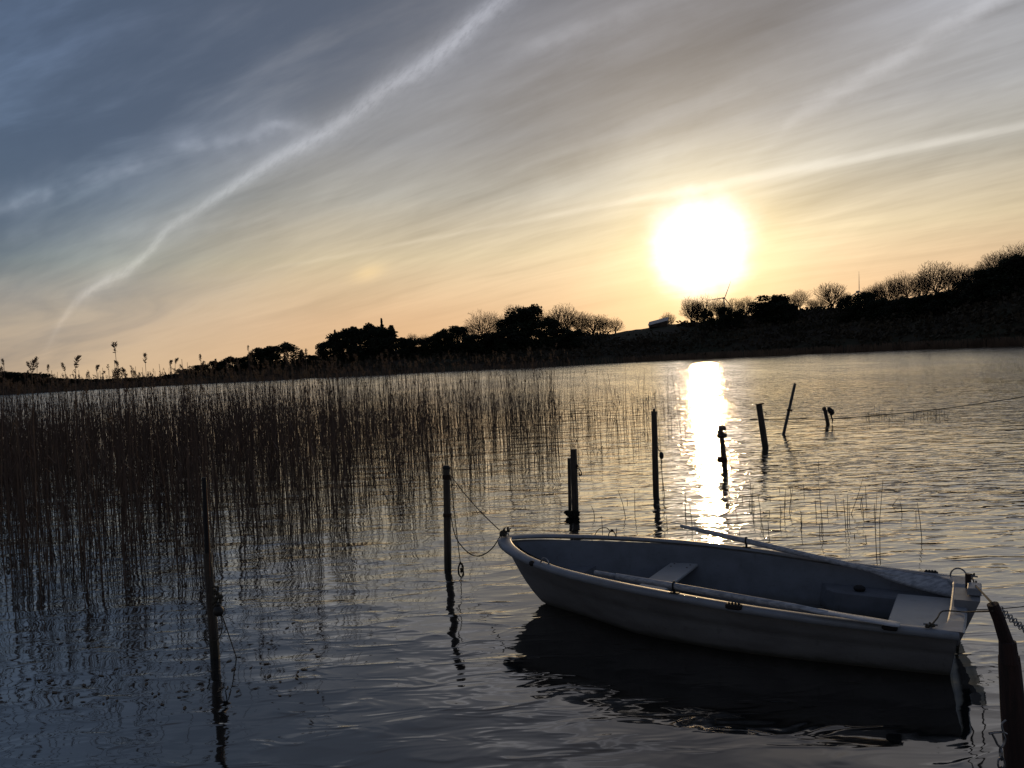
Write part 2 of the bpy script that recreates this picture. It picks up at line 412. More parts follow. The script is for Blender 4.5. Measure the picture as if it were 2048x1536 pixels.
# ------------------------------------------------------------------ far shore
SHX = [-1500, -400, 0, 640, 1200, 1600, 2048, 2600, 3600]
SHD = [300, 310, 315, 330, 300, 292, 240, 215, 200]
RGX = [-1500, -400, 0, 100, 170, 300, 420, 500, 640, 720, 800, 950, 1180, 1250, 1310, 1380, 1500, 1600, 1700, 1800, 1900, 1950, 2048, 2300, 3000]
RGP = [14, 14, 14, 10, 3, 3, 9, 14, 18, 34, 34, 40, 46, 50, 55, 60, 68, 72, 68, 70, 80, 95, 108, 116, 116]
def shore(px): return float(np.interp(px, SHX, SHD))
def ridge_d(px): return shore(px) + 60
def ridge_z(px): return CAM_H + float(np.interp(px, RGX, RGP)) / FPX * ridge_d(px)
def dirpx(px):
    v = Vector(((px - 1024) / FPX, 1, 0)); return v.normalized()
def polar(px, d, z=0):
    v = dirpx(px) * d; return Vector((v.x, v.y, z))
def terr_z(px, d):
    s = shore(px); rz = ridge_z(px)
    if d < s: return -0.4 - (s - d) * .05
    u = (d - s) / 60
    if u <= 1: z = 0.25 + (rz - 0.25) * (u ** 0.75)
    else: z = rz - min(u - 1, 1.2) * rz * .35
    z += (mnoise.noise(Vector((px * .02, d * .03, 0))) * .9 + mnoise.noise(Vector((px * .07, d * .1, 5))) * .3) * min(1, u * 2) * (1 if u < 3 else .3)
    return z
Vs, Fs = [], []
azs = np.concatenate([np.linspace(-175, -62, 40), np.linspace(-60, 60, 361), np.linspace(62, 175, 40)])
rads = [-6, -1, 0, 2, 6, 12, 20, 28, 36, 44, 52, 60, 66, 80, 110, 160, 260, 500, 1000, 1800, 3600]
for az in azs:
    tpx = 1024 + FPX * math.tan(R(min(max(az, -57), 57)))
    for r in rads:
        d = shore(tpx) + r
        z = terr_z(tpx, d)
        Vs.append((math.sin(R(az)) * d, math.cos(R(az)) * d, z))
nr = len(rads)
for i in range(len(azs) - 1):
    for j in range(nr - 1): Fs.append((i * nr + j, (i + 1) * nr + j, (i + 1) * nr + j + 1, i * nr + j + 1))
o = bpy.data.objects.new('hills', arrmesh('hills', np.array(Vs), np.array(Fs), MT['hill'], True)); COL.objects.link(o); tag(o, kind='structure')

# scrub covering the slope down to the water, one mass nobody could count
def leafcards(C, S, upbias=0.3):
    n = len(C); a = rng.normal(size=(n, 3)); a /= np.linalg.norm(a, axis=1)[:, None]
    b_ = rng.normal(size=(n, 3)); b_ -= (b_ * a).sum(1)[:, None] * a; b_ /= np.linalg.norm(b_, axis=1)[:, None]
    S = np.asarray(S)[:, None]
    q = np.stack([C - a * S, C - b_ * S * .55, C + a * S, C + b_ * S * .55], 1).reshape(-1, 3)
    return q, np.arange(n * 4).reshape(-1, 4)
C = []; S = []
for i in range(5200):
    px = random.uniform(-500, 2500); u = random.random() ** .9
    d = shore(px) + 1 + u * 60
    if 1225 < px < 1372 and u > .55: continue
    z = terr_z(px, d); hgt = random.uniform(1.0, 3.6) * (.5 if px < 330 else 1) * (.5 + u * .5) * (1 if u < .8 else .55)
    c = polar(px, d, z)
    for j in range(9):
        C.append((c.x + random.gauss(0, 1.5), c.y + random.gauss(0, 1.5), z + hgt * random.random())); S.append(random.uniform(.4, 1.0))
V, Fq = leafcards(np.array(C), S)
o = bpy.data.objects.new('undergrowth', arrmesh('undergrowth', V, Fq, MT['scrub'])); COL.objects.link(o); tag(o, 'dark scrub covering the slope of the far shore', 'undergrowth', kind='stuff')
# pale fringe of reed at the foot of the far bank, right-hand half
C = []; nb = 9000; VV = []; 
for i in range(nb):
    px = random.uniform(1250, 2500) if random.random() < .8 else random.uniform(-400, 1250)
    d = shore(px) + random.uniform(-3, 3); c = polar(px, d, -.2); h = random.uniform(1.2, 2.6); w = random.uniform(.05, .12)
    lx = random.gauss(0, .25)
    VV += [(c.x - w, c.y, c.z), (c.x + w, c.y, c.z), (c.x + w * .4 + lx, c.y, c.z + h), (c.x - w * .4 + lx, c.y, c.z + h)]
o = bpy.data.objects.new('reed_fringe', arrmesh('reed_fringe', np.array(VV), np.arange(len(VV)).reshape(-1, 4), MT['bank'])); COL.objects.link(o)
tag(o, 'brown fringe of reed along the foot of the far bank', 'reeds', kind='stuff')

# ------------------------------------------------------------------ trees
def ribbon_tube(mb, a, b, ra, rb):
    t_ = (b - a).normalized(); s = t_.cross(Vector((0, 0, 1)) if abs(t_.z) < .9 else Vector((1, 0, 0))).normalized(); q = s.cross(t_)
    vs = []
    for p, r in ((a, ra), (b, rb)):
        for k in range(3):
            an = 2.094 * k; vs.append(p + (s * math.cos(an) + q * math.sin(an)) * r)
    mb.add(vs, [(0, 1, 4, 3), (1, 2, 5, 4), (2, 0, 3, 5)])
def bare_proto(seed, cw=.50, low=.10, n=4200):
    """a leafless crown grown back from points on and inside a dome: every twig joins the nearest limb nearer the fork"""
    rg = np.random.default_rng(seed); tr, cr_ = MB(), MB(); H_ = 10.0
    nodes = [Vector((0, 0, -.5)), Vector((rg.normal(0, .05), rg.normal(0, .05), 1.2)), Vector((rg.normal(0, .12), rg.normal(0, .12), 2.3))]; par = [-1, 0, 1]; arr = [tuple(v) for v in nodes]
    cz = H_ * (low + 1) / 2; rz = H_ * (1 - low) / 2; rx = H_ * cw
    pts = []
    while len(pts) < n:
        u = rg.normal(size=3); u /= np.linalg.norm(u); r = rg.uniform(.10, 1) ** .55
        lump_ = 1 + .42 * mnoise.noise(Vector((u[0] * 2.0 + seed, u[1] * 2.0, u[2] * 2.0))) + .2 * mnoise.noise(Vector((u[0] * 5 + seed, u[1] * 5, u[2] * 5)))
        p = np.array([u[0] * rx, u[1] * rx, u[2] * rz]) * r * lump_ + [0, 0, cz]
        if p[2] > 1.6: pts.append(p)
    pts.sort(key=lambda p: np.linalg.norm(p - [0, 0, 2.3]))
    A = np.zeros((n * 3 + 9, 3)); A[:3] = arr; cnt = 3; PL = np.zeros(n * 3 + 9); PL[1:3] = (1.2, 2.3)
    for p in pts:
        dv = A[:cnt] - p; dist = np.linalg.norm(dv, axis=1); back_ = np.maximum(0, A[:cnt, 2] - p[2]) * .8
        k_ = int(np.argmin(dist + back_ + .62 * PL[:cnt])); q = A[k_]; L_ = dist[k_]
        if L_ > .5:                               # bend long joins upward through a middle node
            mid = q * .5 + p * .5 + np.array([rg.normal(0, .06) * L_, rg.normal(0, .06) * L_, .10 * L_]); A[cnt] = mid; PL[cnt] = PL[k_] + L_ * .5; par.append(k_); cnt += 1; k_ = cnt - 1
        A[cnt] = p; PL[cnt] = PL[k_] + np.linalg.norm(A[k_] - p); par.append(k_); cnt += 1
    wgt = np.ones(cnt)
    for i in range(cnt - 1, 0, -1): wgt[par[i]] += wgt[i]
    for i in range(1, cnt):
        r = min(.36, .013 + .0062 * wgt[i] ** .5); rp = min(.40, .013 + .0062 * wgt[par[i]] ** .5); rp = min(rp, r * 1.7)
        ribbon_tube(tr if wgt[i] > 60 else cr_, Vector(A[par[i]]), Vector(A[i]), rp, r)
    return tr.mesh('trunk', MT['bark']), cr_.mesh('crown', MT['twig']), A[:cnt, 2].max(), np.percentile(np.abs(A[:cnt, :2]), 98)
def dense_proto(seed, kind='round'):
    rg = np.random.default_rng(seed); rnd = random.Random(seed); lobes = []
    tr = MB(); tr.tube([(0, 0, -.5), (.1, 0, 3), (0, .1, 6)], [.4, .3, .12], 6)
    if kind == 'round':
        for i in range(30):
            z = rnd.uniform(.6, 8.6); pr_ = math.sqrt(max(.02, 1 - ((z - 3.6) / 5.6) ** 2)); a = rnd.uniform(0, 6.28); r = 3.2 * pr_ * math.sqrt(rnd.random())
            lobes.append((r * math.cos(a), r * math.sin(a), z, rnd.uniform(.9, 1.6) * (.6 + .4 * pr_)))
    elif kind == 'tall':
        for i in range(40):
            z = .8 + 8.2 * i / 40; lobes.append((rnd.gauss(0, .8), rnd.gauss(0, .8), z, rnd.uniform(.8, 1.4)))
    else:                                         # layered conifer
        for i in range(46):
            z = 1.2 + 8.6 * (i / 46); L = (10.2 - z) * .36 * rnd.uniform(.5, 1.25); a = i * 2.4
            for s in np.linspace(.25, 1, 6): lobes.append((L * s * math.cos(a), L * s * math.sin(a), z - .2 * s, .24 + .15 * (1 - s)))
    C = []; S = []
    per = 240 if kind != 'conifer' else 26
    for x, y, z, r in lobes:
        u = rg.normal(size=(per, 3)); u /= np.linalg.norm(u, axis=1)[:, None]; u *= (r * rg.uniform(.4, 1.15, per))[:, None]
        C.append(u + np.array([x, y, z])); S += list(rg.uniform(.14, .34, per) if kind != 'conifer' else rg.uniform(.12, .24, per))
    C = np.concatenate(C); keep = C[:, 2] > -.3; S = np.array(S)[keep]; C = C[keep]
    V, Fq = leafcards(C, S)
    for i in range(14):                          # limbs inside the crown
        x, y, z, r = lobes[rnd.randrange(len(lobes))]; tr.tube([(0, 0, z * .45), (x * .5, y * .5, z * .75), (x, y, z + r * .5)], [.12, .07, .03], 4)
    zs = C[:, 2].max(); xs = np.percentile(np.abs(C[:, 0]), 98)
    return tr.mesh('trunk', MT['bark']), arrmesh('crown', V, Fq, MT['leaf']), zs, xs
BARE = [bare_proto(71, .36, .05, 2600), bare_proto(88, .62, .2, 3000), bare_proto(90, .40, .2, 2200), bare_proto(3), bare_proto(8, .45, .12), bare_proto(21, .58, .1), bare_proto(34, .42, .14), bare_proto(55, .5, .16)]
DENSE = [dense_proto(1), dense_proto(2), dense_proto(5), dense_proto(4, 'tall')]
CONI = [dense_proto(9, 'conifer')]
tcount = 0
def tree(px, top, w, kind, label, group, depth=0.0):
    """px: column, top: row of the crown's tip, w: crown width in photo pixels; stands on the hill at the ridge + depth"""
    global tcount; tcount += 1
    if kind in 'dt': depth -= 24
    d = ridge_d(px) + depth; z0 = terr_z(px, d) - .3
    base = polar(px, d, z0)
    yd = base.y; ztop = CAM_H + (hy(px) - top) * math.cos(ROLL) / FPX * yd
    h = max(ztop - z0, 2.5); wid = w / FPX * yd * (.92 if kind == 'b' else 1.25)
    pr = {'b': BARE, 'd': DENSE[:3], 't': DENSE[3:], 'c': CONI}[kind]; me_t, me_c, zs, xs = pr[tcount % len(pr)]
    nm = {'b': 'bare_tree', 'd': 'evergreen_tree', 't': 'evergreen_tree', 'c': 'conifer_tree'}[kind]
    r = empty(nm, base, label, 'tree', group, random.uniform(0, 6.28))
    sx = wid / 2 / xs; r.scale = (sx, sx, h / zs)
    for n_, m_ in (('trunk', me_t), ('crown', me_c)):
        c = bpy.data.objects.new(n_, m_); COL.objects.link(c); c.parent = r
    return r
G1 = 'low trees of the far wood'; L1 = 'small dark round tree in the low wood at the far left of the shore'
for p, tp, w in [(-380, 745, 60), (-300, 748, 60), (-220, 742, 60), (-140, 744, 60), (-60, 741, 60), (5, 742, 50), (40, 744, 50), (75, 746, 46), (108, 754, 40), (135, 757, 36)]:
    tree(p, tp, w, 'd', L1, G1, -10)
for p, tp, w in [(160, 766, 30), (195, 769, 30), (228, 768, 30), (262, 766, 30), (296, 763, 30), (325, 760, 30)]:
    tree(p, tp, w, 'd', 'tiny dark tree in the lowest stretch of the far shore behind the reed heads', 'lowest far trees', -10)
for p, tp, w in [(350, 748, 34), (378, 737, 36), (408, 728, 38), (438, 721, 38), (468, 712, 44), (494, 712, 36)]:
    tree(p, tp, w, 'd', 'dark rounded tree in the woods rising toward the dome-shaped clump', 'rising woods', -5)
tree(533, 692, 46, 'd', 'left dome of the twin dark trees behind the reeds, lower than its neighbour', 'dome trees')
tree(572, 684, 56, 'd', 'highest dome-shaped dark tree left of the large wooded hill', 'dome trees')
tree(607, 700, 20, 'c', 'small pointed conifer at the right shoulder of the dome-shaped trees', 'conifers')
tree(628, 709, 30, 'd', 'low dark bush tree in the gap before the large wooded mound', 'mound trees')
for p, tp, w in [(665, 677, 46), (690, 662, 50), (716, 652, 54), (745, 645, 56), (768, 652, 46)]:
    tree(p, tp, w, 'd', 'broad dark tree forming the smooth wooded mound left of centre', 'mound trees', -3)
tree(676, 659, 14, 'c', 'tiny pointed conifer sticking out of the left slope of the mound', 'conifers')
tree(770, 636, 14, 'c', 'thin spire conifer on top of the wooded mound', 'conifers')
tree(789, 650, 34, 'c', 'layered conifer with flat drooping branches on the right end of the mound', 'conifers', 4)
for p, tp, w in [(812, 674, 40), (842, 676, 40), (868, 672, 40)]:
    tree(p, tp, w, 'd', 'low dark tree in the dip between the mound and the bare trees', 'dip trees', -4)
tree(855, 667, 34, 'b', 'faint leafless tree in the dip between mound and bare trees', 'bare ridge trees', 10)
tree(893, 657, 40, 'd', 'dark bushy tree left of the first wide bare crown', 'dip trees')
tree(920, 651, 44, 'd', 'taller dark bushy tree touching the first wide bare crown', 'dip trees')
tree(976, 616, 74, 'b', 'wide dome-crowned leafless tree, first of the big bare ones', 'bare ridge trees')
tree(1040, 606, 66, 'b', 'leafless crown showing behind the tallest dark evergreen', 'bare ridge trees', 8)
tree(1022, 634, 44, 'd', 'dark evergreen at the left foot of the tallest evergreen', 'centre evergreens', -4)
tree(1062, 609, 62, 'd', 'tallest dense dark evergreen in the middle of the far shore', 'centre evergreens', -4)
tree(1098, 632, 44, 'd', 'dark evergreen at the right foot of the tallest evergreen', 'centre evergreens', -6)
tree(1130, 604, 82, 'b', 'wide round leafless tree right of the tallest evergreen', 'bare ridge trees')
tree(1192, 624, 74, 'b', 'spreading leafless tree with thin crown before the open field', 'bare ridge trees')
tree(1236, 632, 36, 'b', 'small leafless tree at the left end of the open field', 'bare ridge trees')
for p, tp, w in [(950, 668, 44), (985, 664, 44), (1010, 655, 40), (1125, 655, 44), (1155, 658, 40)]:
    tree(p, tp, w, 'd', 'low dark tree filling the foot of the big bare crowns', 'foot trees', -10)
tree(1341, 622, 34, 'b', 'lone small leafless tree behind the bright-roofed barn', 'bare ridge trees', 12)
tree(1388, 590, 44, 'b', 'leafless tree right below the glare of the sun, left one', 'bare ridge trees')
tree(1414, 586, 52, 'b', 'largest leafless tree right below the glare of the sun', 'bare ridge trees', 4)
tree(1440, 592, 36, 'b', 'leafless tree just left of the slanting turbine blade', 'bare ridge trees')
tree(1476, 594, 38, 'b', 'leafless tree just right of the slanting turbine blade', 'bare ridge trees', 4)
tree(1498, 590, 42, 'b', 'round leafless tree between the left turbine and the evergreens', 'bare ridge trees')
for p, tp, w in [(1420, 616, 24), (1455, 612, 26), (1482, 618, 26)]:
    tree(p, tp, w, 'd', 'small dark bush at the foot of the trees by the left turbine', 'ridge bushes', -4)
tree(1534, 602, 34, 't', 'smaller dark evergreen left of the tall flat-topped evergreen', 'ridge evergreens')
tree(1563, 587, 44, 't', 'tall dense evergreen midway between the two turbines', 'ridge evergreens')
tree(1606, 576, 46, 'b', 'rounded leafless tree right of the tall dense evergreen', 'bare ridge trees')
tree(1628, 596, 26, 'b', 'thin low leafless tree between two rounder bare crowns', 'bare ridge trees')
tree(1585, 605, 30, 'd', 'dark bush at the right foot of the tall dense evergreen', 'ridge bushes', -4)
tree(1669, 561, 66, 'b', 'perfectly domed leafless tree standing free left of the right turbine', 'bare ridge trees')
tree(1706, 590, 40, 'd', 'dark evergreen under the hub of the right turbine', 'ridge evergreens')
tree(1735, 584, 40, 'd', 'dark evergreen just right of the right turbine', 'ridge evergreens')
tree(1748, 568, 44, 'b', 'leafless tree beside the blades of the right turbine', 'bare ridge trees')
tree(1780, 550, 44, 'b', 'upright leafless tree, second right of the right turbine', 'bare ridge trees')
tree(1820, 539, 58, 'b', 'feathery leafless tree left of the widest hilltop crown', 'bare ridge trees')
tree(1879, 520, 74, 'b', 'widest fan-shaped leafless tree on the right hilltop', 'bare ridge trees')
tree(1925, 526, 50, 'b', 'leafless tree just right of the fan-shaped one', 'bare ridge trees')
tree(1960, 532, 44, 'b', 'leafless tree half hidden by the dark hilltop evergreens', 'bare ridge trees')
for p, tp, w in [(1765, 596, 40), (1810, 592, 46), (1850, 590, 46), (1895, 580, 50)]:
    tree(p, tp, w, 'd', 'low dark bush in front of the bare trees of the right hill', 'ridge bushes', -5)
tree(1945, 556, 56, 'd', 'dark evergreen at the lower end of the hilltop clump', 'hilltop evergreens', -4)
tree(1988, 535, 60, 'd', 'dark evergreen in the middle of the hilltop clump', 'hilltop evergreens', -4)
tree(2040, 510, 64, 'd', 'highest dark evergreen at the right picture edge', 'hilltop evergreens', -4)
tree(2003, 497, 64, 'b', 'leafless tree above the dark hilltop clump', 'bare ridge trees', 3)
tree(2052, 480, 80, 'b', 'tallest leafless tree, cut by the right picture edge', 'bare ridge trees', 3)
for p, tp, w in [(1400, 598, 36), (1452, 600, 34), (1515, 600, 30), (1548, 604, 30), (1590, 588, 32), (1645, 596, 36), (1700, 582, 34), (1728, 578, 30), (1762, 560, 36), (1800, 548, 40), (1845, 540, 44), (1860, 530, 40), (1903, 532, 44), (1945, 534, 44), (1975, 520, 44), (2025, 500, 50)]:
    tree(p, tp, w, 'b', 'thin leafless tree filling a gap between the larger bare crowns on the right-hand ridge', 'filler trees of the ridge', 7)
for p, tp, w in [(945, 640, 40), (1008, 626, 40), (1085, 612, 50), (1165, 618, 50), (1212, 634, 40), (905, 652, 34), (830, 664, 30)]:
    tree(p, tp, w, 'b', 'thin leafless tree between the larger bare crowns left of the open field', 'filler trees of the centre', 7)
for p, tp, w in [(2110, 500, 80), (2180, 490, 80), (2260, 480, 80), (2340, 480, 80)]:
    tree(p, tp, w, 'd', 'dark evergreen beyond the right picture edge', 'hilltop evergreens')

# ------------------------------------------------------------------ barn and wind turbines
bp = polar(1322, ridge_d(1322) - 2, 0); gz0 = terr_z(1322, ridge_d(1322) - 2)
s_ = bp.y / FPX
barn = empty('barn', (bp.x, bp.y, gz0 - .5), 'low barn with a bright pitched metal roof on the open field below the sun', 'barn', rz=R(-14))
L, Wd = 36 * s_, 7.0
w = MB(); w.add([(-L/2, -Wd/2, 0), (L/2, -Wd/2, 0), (L/2, Wd/2, 0), (-L/2, Wd/2, 0), (-L/2, -Wd/2, .7), (L/2, -Wd/2, 2.3), (L/2, Wd/2, 4.0), (-L/2, Wd/2, 2.4)],
    [(3, 2, 1, 0), (4, 5, 6, 7), (0, 1, 5, 4), (1, 2, 6, 5), (2, 3, 7, 6), (3, 0, 4, 7)])
w.build('wall', MT['barn'], barn)
rf = MB(); q_ = [Vector((-L/2 - .3, -Wd/2 - .3, .74)), Vector((L/2 + .5, -Wd/2 - .3, 2.40)), Vector((L/2 + .5, Wd/2, 4.14)), Vector((-L/2 - .3, Wd/2, 2.48))]
rf.add(q_ + [v + Vector((0, 0, .12)) for v in q_], [(3, 2, 1, 0), (4, 5, 6, 7)] + [(i, (i + 1) % 4, 4 + (i + 1) % 4, 4 + i) for i in range(4)])
rf.build('roof', MT['barnroof'], barn)
def turbine(px, hub_y, tip, ang0, label):
    d = 1500.0; base = polar(px, d, 0); base.z = 12
    hub = CAM_H + (hy(px) - hub_y) / FPX * base.y - base.z; BL = tip / FPX * base.y
    r = empty('wind_turbine', base, label, 'wind turbine', 'wind turbines behind the ridge', 0.15)
    m = MB(); m.tube([(0, 0, -6), (0, 0, hub * .6), (0, 0, hub - .8)], [2.0, 1.5, 1.1], 10); m.build('tower', MT['white'], r, True)
    m = MB(); m.box((0, 1.2, hub), (2.4, 7, 2.6), bev=.5); m.build('nacelle', MT['white'], r)
    m = MB(); m.ball((0, -3.2, hub), 1.4, 10); m.build('hub', MT['white'], r, True)
    for k in range(3):
        a = R(ang0 + 120 * k); dv = Vector((math.sin(a), 0, math.cos(a))); ch = Vector((math.cos(a), 0.25, -math.sin(a)))
        m = MB(); vs = []
        for f_, c_ in ((.02, .8), (.14, 1.4), (.3, 1.2), (.7, .8), (1, .3)):
            p = Vector((0, -3.2, hub)) + dv * BL * f_
            vs += [p - ch * c_ * .4, p + Vector((0, -.3 * c_, 0)), p + ch * c_ * .8, p + Vector((0, .3 * c_, 0))]
        fs = [(i * 4 + j, i * 4 + (j + 1) % 4, i * 4 + 4 + (j + 1) % 4, i * 4 + 4 + j) for i in range(4) for j in range(4)] + [(16, 17, 18, 19)]
        m.add(vs, fs); m.build('blade', MT['white'], r)
turbine(1455, 596, 36, 24, 'wind turbine with one blade slanting up to the right, just below the sun')
turbine(1723, 583, 40, 2, 'wind turbine with one blade pointing straight up, on the right hill')

# ------------------------------------------------------------------ the reed bed
FRX = [-900, 0, 150, 420, 520, 600, 700, 800, 900, 1000, 1100, 1250, 1380, 1440]
FRY = [1195, 1190, 1190, 1165, 1120, 1090, 1055, 1020, 985, 958, 940, 905, 888, 880]
DNX = [-900, 400, 650, 850, 980, 1060, 1120, 1200, 1300, 1400, 1430]
DNV = [1, 1, .88, .68, .55, .42, .30, .21, .14, .07, 0]
stems = []
N = 0
while N < 560000:
    N += 1
    y = math.sqrt(random.uniform(7.0 ** 2, 36 ** 2)); x = random.uniform(-.95, .28) * y
    px, py = proj((x, y, 0))
    if px > 1440: continue
    fy = float(np.interp(px, FRX, FRY)) + 26 * mnoise.noise(Vector((px * .012, 3.1, 0))) + 14 * mnoise.noise(Vector((px * .05, 8.1, 0)))
    if py > fy: continue
    den = float(np.interp(px, DNX, DNV))
    yf = 2.1 * FPX / (fy - hy(px)); den *= min(1, .5 + (y - yf) / 1.5)
    cl = mnoise.noise(Vector((x * 1.1, y * 1.1, 0))) + .5 * mnoise.noise(Vector((x * 3.3, y * 3.3, 7)))
    den *= max(.05, min(1.25, .72 + cl * 1.3))
    ybk = 33 if px < 1050 else 33 - (px - 1050) * .012
    if y > ybk: den *= max(0, 1 - (y - ybk) / 3)
    if random.random() > den * .053: continue
    h = min(2.35, max(.3, random.gauss(1.52, .42)))
    if random.random() < .32: h = random.uniform(.10, 1.0)
    if px > 1120: h *= random.uniform(.35, 1.0)
    head = px < 1150 and random.random() < .085
    if head: h = min(2.5, random.gauss(2.08, .15))
    stems.append((x, y, h, head))
print('stems', len(stems))

def stem_pts(h, lean, bend, az, n=5):
    ax_ = Vector((math.cos(az), math.sin(az), 0)); pts = []
    for i in range(n + 1):
        t_ = i / n; pts.append(Vector((0, 0, -.15)) + Vector((0, 0, 1)) * (h + .15) * t_ + ax_ * ((h + .15) * (lean * t_ + bend * t_ * t_)))
    return pts
def stem_np(P, r0, r1):
    n = len(P); vs = []
    for i, p in enumerate(P):
        r = r0 + (r1 - r0) * i / (n - 1)
        for k in range(3):
            a = 2.094 * k; vs.append((p.x + r * math.cos(a), p.y + r * math.sin(a), p.z))
    fs = [(i * 3 + k, i * 3 + (k + 1) % 3, i * 3 + 3 + (k + 1) % 3, i * 3 + 3 + k) for i in range(n - 1) for k in range(3)]
    return vs, fs
def leaf_quads(p, az, L, droop, w=.007):
    d = Vector((math.cos(az), math.sin(az), 0)); s = Vector((-d.y, d.x, 0)) * w
    q = [p, p + d * L * .5 + Vector((0, 0, L * .35)), p + d * L + Vector((0, 0, L * (.35 - droop)))]
    return [q[0] - s * .6, q[0] + s * .6, q[1] + s, q[1] - s, q[2] + s * .15, q[2] - s * .15], [(0, 1, 2, 3), (3, 2, 4, 5)]
def plume_geo(rnd, top, d, big=1.0):
    vs = []; L = rnd.uniform(.14, .28) * big; dr_ = rnd.uniform(.05, .5); lean = Vector((d.x, d.y, 0)).normalized() if (abs(d.x) + abs(d.y)) > 1e-4 else Vector((1, 0, 0))
    side = Vector((-lean.y, lean.x, 0)); axis = []
    for i in range(8):
        t_ = i / 7; axis.append(top + Vector((0, 0, 1)) * L * (t_ - dr_ * t_ * t_) + lean * L * (dr_ * 1.1) * t_ * t_)
    fs = []; nb_ = 36 if abs(big - .98) < 1e-6 else 90
    for i in range(nb_):
        t_ = rnd.random() ** .8; p = axis[int(t_ * 7)]; rad = L * .135 * math.sin(math.pi * min(1, .14 + t_ * .86)) + .004
        a = rnd.uniform(0, 6.28); dv = (lean * (math.cos(a) + .5) + side * math.sin(a)) * rad * rnd.uniform(.6, 1.3) + Vector((0, 0, rnd.uniform(.2, 1.8) * rad))
        w = rnd.uniform(.005, .012) * big; u = Vector((rnd.gauss(0, 1), rnd.gauss(0, 1), rnd.gauss(0, 1))).normalized() * w
        o_ = len(vs); vs += [p - u * .3, p + u * .3, p + dv * .7 + u, p + dv * 1.2 - u * .6]; fs.append((o_, o_ + 1, o_ + 2, o_ + 3))
    return vs, fs
rnd = random.Random(5)
PROTO = []                                      # prototypes: unit-tall stems that are scaled to height, with and without plume
for i in range(14):
    lean = rnd.gauss(0, .05); bend = rnd.gauss(0, .05); az = rnd.uniform(0, 6.28)
    Pp = stem_pts(1.0, lean, bend, az, 6); m = MB(); m.add(*stem_np(Pp, .0046, .0026))
    if i % 2:
        for j in range(rnd.randrange(1, 4)):
            q = Pp[rnd.randrange(1, 6)]; m.add(*leaf_quads(q, rnd.uniform(0, 6.28), rnd.uniform(.08, .2), rnd.uniform(.4, 1.3)))
    PROTO.append((m.mesh('reed_stem', MT['reed']), Pp))
PLM = []
for i in range(12):
    m = MB(); m.add(*plume_geo(rnd, Vector((0, 0, 0)), Vector((1, 0, 0)), rnd.uniform(.5, .9))); PLM.append(m.mesh('plume', MT['plume']))
stems_in = [s for s in stems if -60 < proj((s[0], s[1], 0))[0] < 2100]
stems_in.sort(key=lambda s: -(s[2] / s[1]))
NIND = 215
indiv = set(id(s) for s in stems_in[:NIND])
def reed(x, y, h, head, label, group, lean=None, thick=1.0, wet=False):
    me, Pp = PROTO[rnd.randrange(len(PROTO))]
    o = bpy.data.objects.new('reed', me); COL.objects.link(o); o.location = (x, y, 0)
    rz = rnd.uniform(0, 6.28); o.rotation_euler = (0, 0, rz)
    if lean: o.rotation_euler = (lean[1], lean[0], rz * 0)
    o.scale = (thick, thick, h) if not lean else (thick, thick, h)
    tag(o, label, 'reed', group)
    if head:
        c = bpy.data.objects.new('plume', PLM[rnd.randrange(12)]); COL.objects.link(c); c.parent = o
        c.location = Pp[-1]; c.scale = (1 / thick, 1 / thick, 1 / h); c.rotation_euler = (0, 0, rnd.uniform(0, 6.28))
    return o
for s in stems_in[:NIND]:
    x, y, h, head = s
    if head: reed(x, y, h, True, 'dry brown reed with a feathery plume near the front of the reed bed', 'plumed reeds of the bed', thick=1.25)
    elif h > 1.1: reed(x, y, h, False, 'tall dry reed stem without a plume near the front of the reed bed', 'bare reed stems of the bed', thick=1.2)
    else: reed(x, y, h, False, 'broken short reed stem near the front of the reed bed', 'broken reed stems of the bed', thick=1.2)
VA, FA, VP, FP = [], [], [], []
def addto(VL, FL, vs, fs):
    o_ = len(VL); VL += [tuple(v) for v in vs]; FL += [tuple(i + o_ for i in f) for f in fs]
for s in stems:
    if id(s) in indiv: continue
    x, y, h, head = s; az = rnd.uniform(0, 6.28); base = Vector((x, y, 0))
    lean = abs(rnd.gauss(0, .05)); bend = abs(rnd.gauss(0, .06))
    if rnd.random() < .07 or (h < .6 and rnd.random() < .4): lean = rnd.uniform(.15, .9); h *= .8
    Pp = [p + base for p in stem_pts(h, lean, bend, az, 4)]
    k = rnd.uniform(.7, 1.7)
    addto(VA, FA, *stem_np(Pp, .0046 * k, .0025 * k))
    for _ in range(rnd.choice((0, 0, 0, 1, 1))):
        q = Pp[rnd.randrange(1, 4)]; addto(VA, FA, *leaf_quads(q, rnd.uniform(0, 6.28), rnd.uniform(.12, .40), rnd.uniform(.4, 1.8), .008))
    if head: addto(VP, FP, *plume_geo(rnd, Pp[-1], Pp[-1] - Pp[-2] + Vector((-.05, 0, 0)), .98))
# floating broken stems between the standing ones
for i in range(420):
    y = random.uniform(9, 30); px = random.uniform(0, 1330); x = (px - 1024) / FPX * y
    if proj((x, y, 0))[1] > float(np.interp(px, FRX, FRY)) + 10: continue
    L = random.uniform(.2, .8); a = random.gauss(.1, .5); d = Vector((math.cos(a), math.sin(a), 0)) * L / 2; c = Vector((x, y, .004))
    addto(VA, FA, *stem_np([c - d, c - d * .3 + Vector((0, 0, .01)), c + d], .005, .004))
me = arrmesh('reed_bed', np.array(VA), np.array(FA), MT['reed']); o = bpy.data.objects.new('reed_bed', me); COL.objects.link(o)
tag(o, 'dense brown reed bed standing in the water on the left, the stems behind its front edge', 'reeds', kind='stuff')
me = arrmesh('reed_plumes', np.array(VP), np.array(FP), MT['plume']); c = bpy.data.objects.new('reed_plumes', me); COL.objects.link(c); c.parent = o; c['kind'] = 'stuff'
c['label'] = 'feathery brown seed heads above the reed bed'
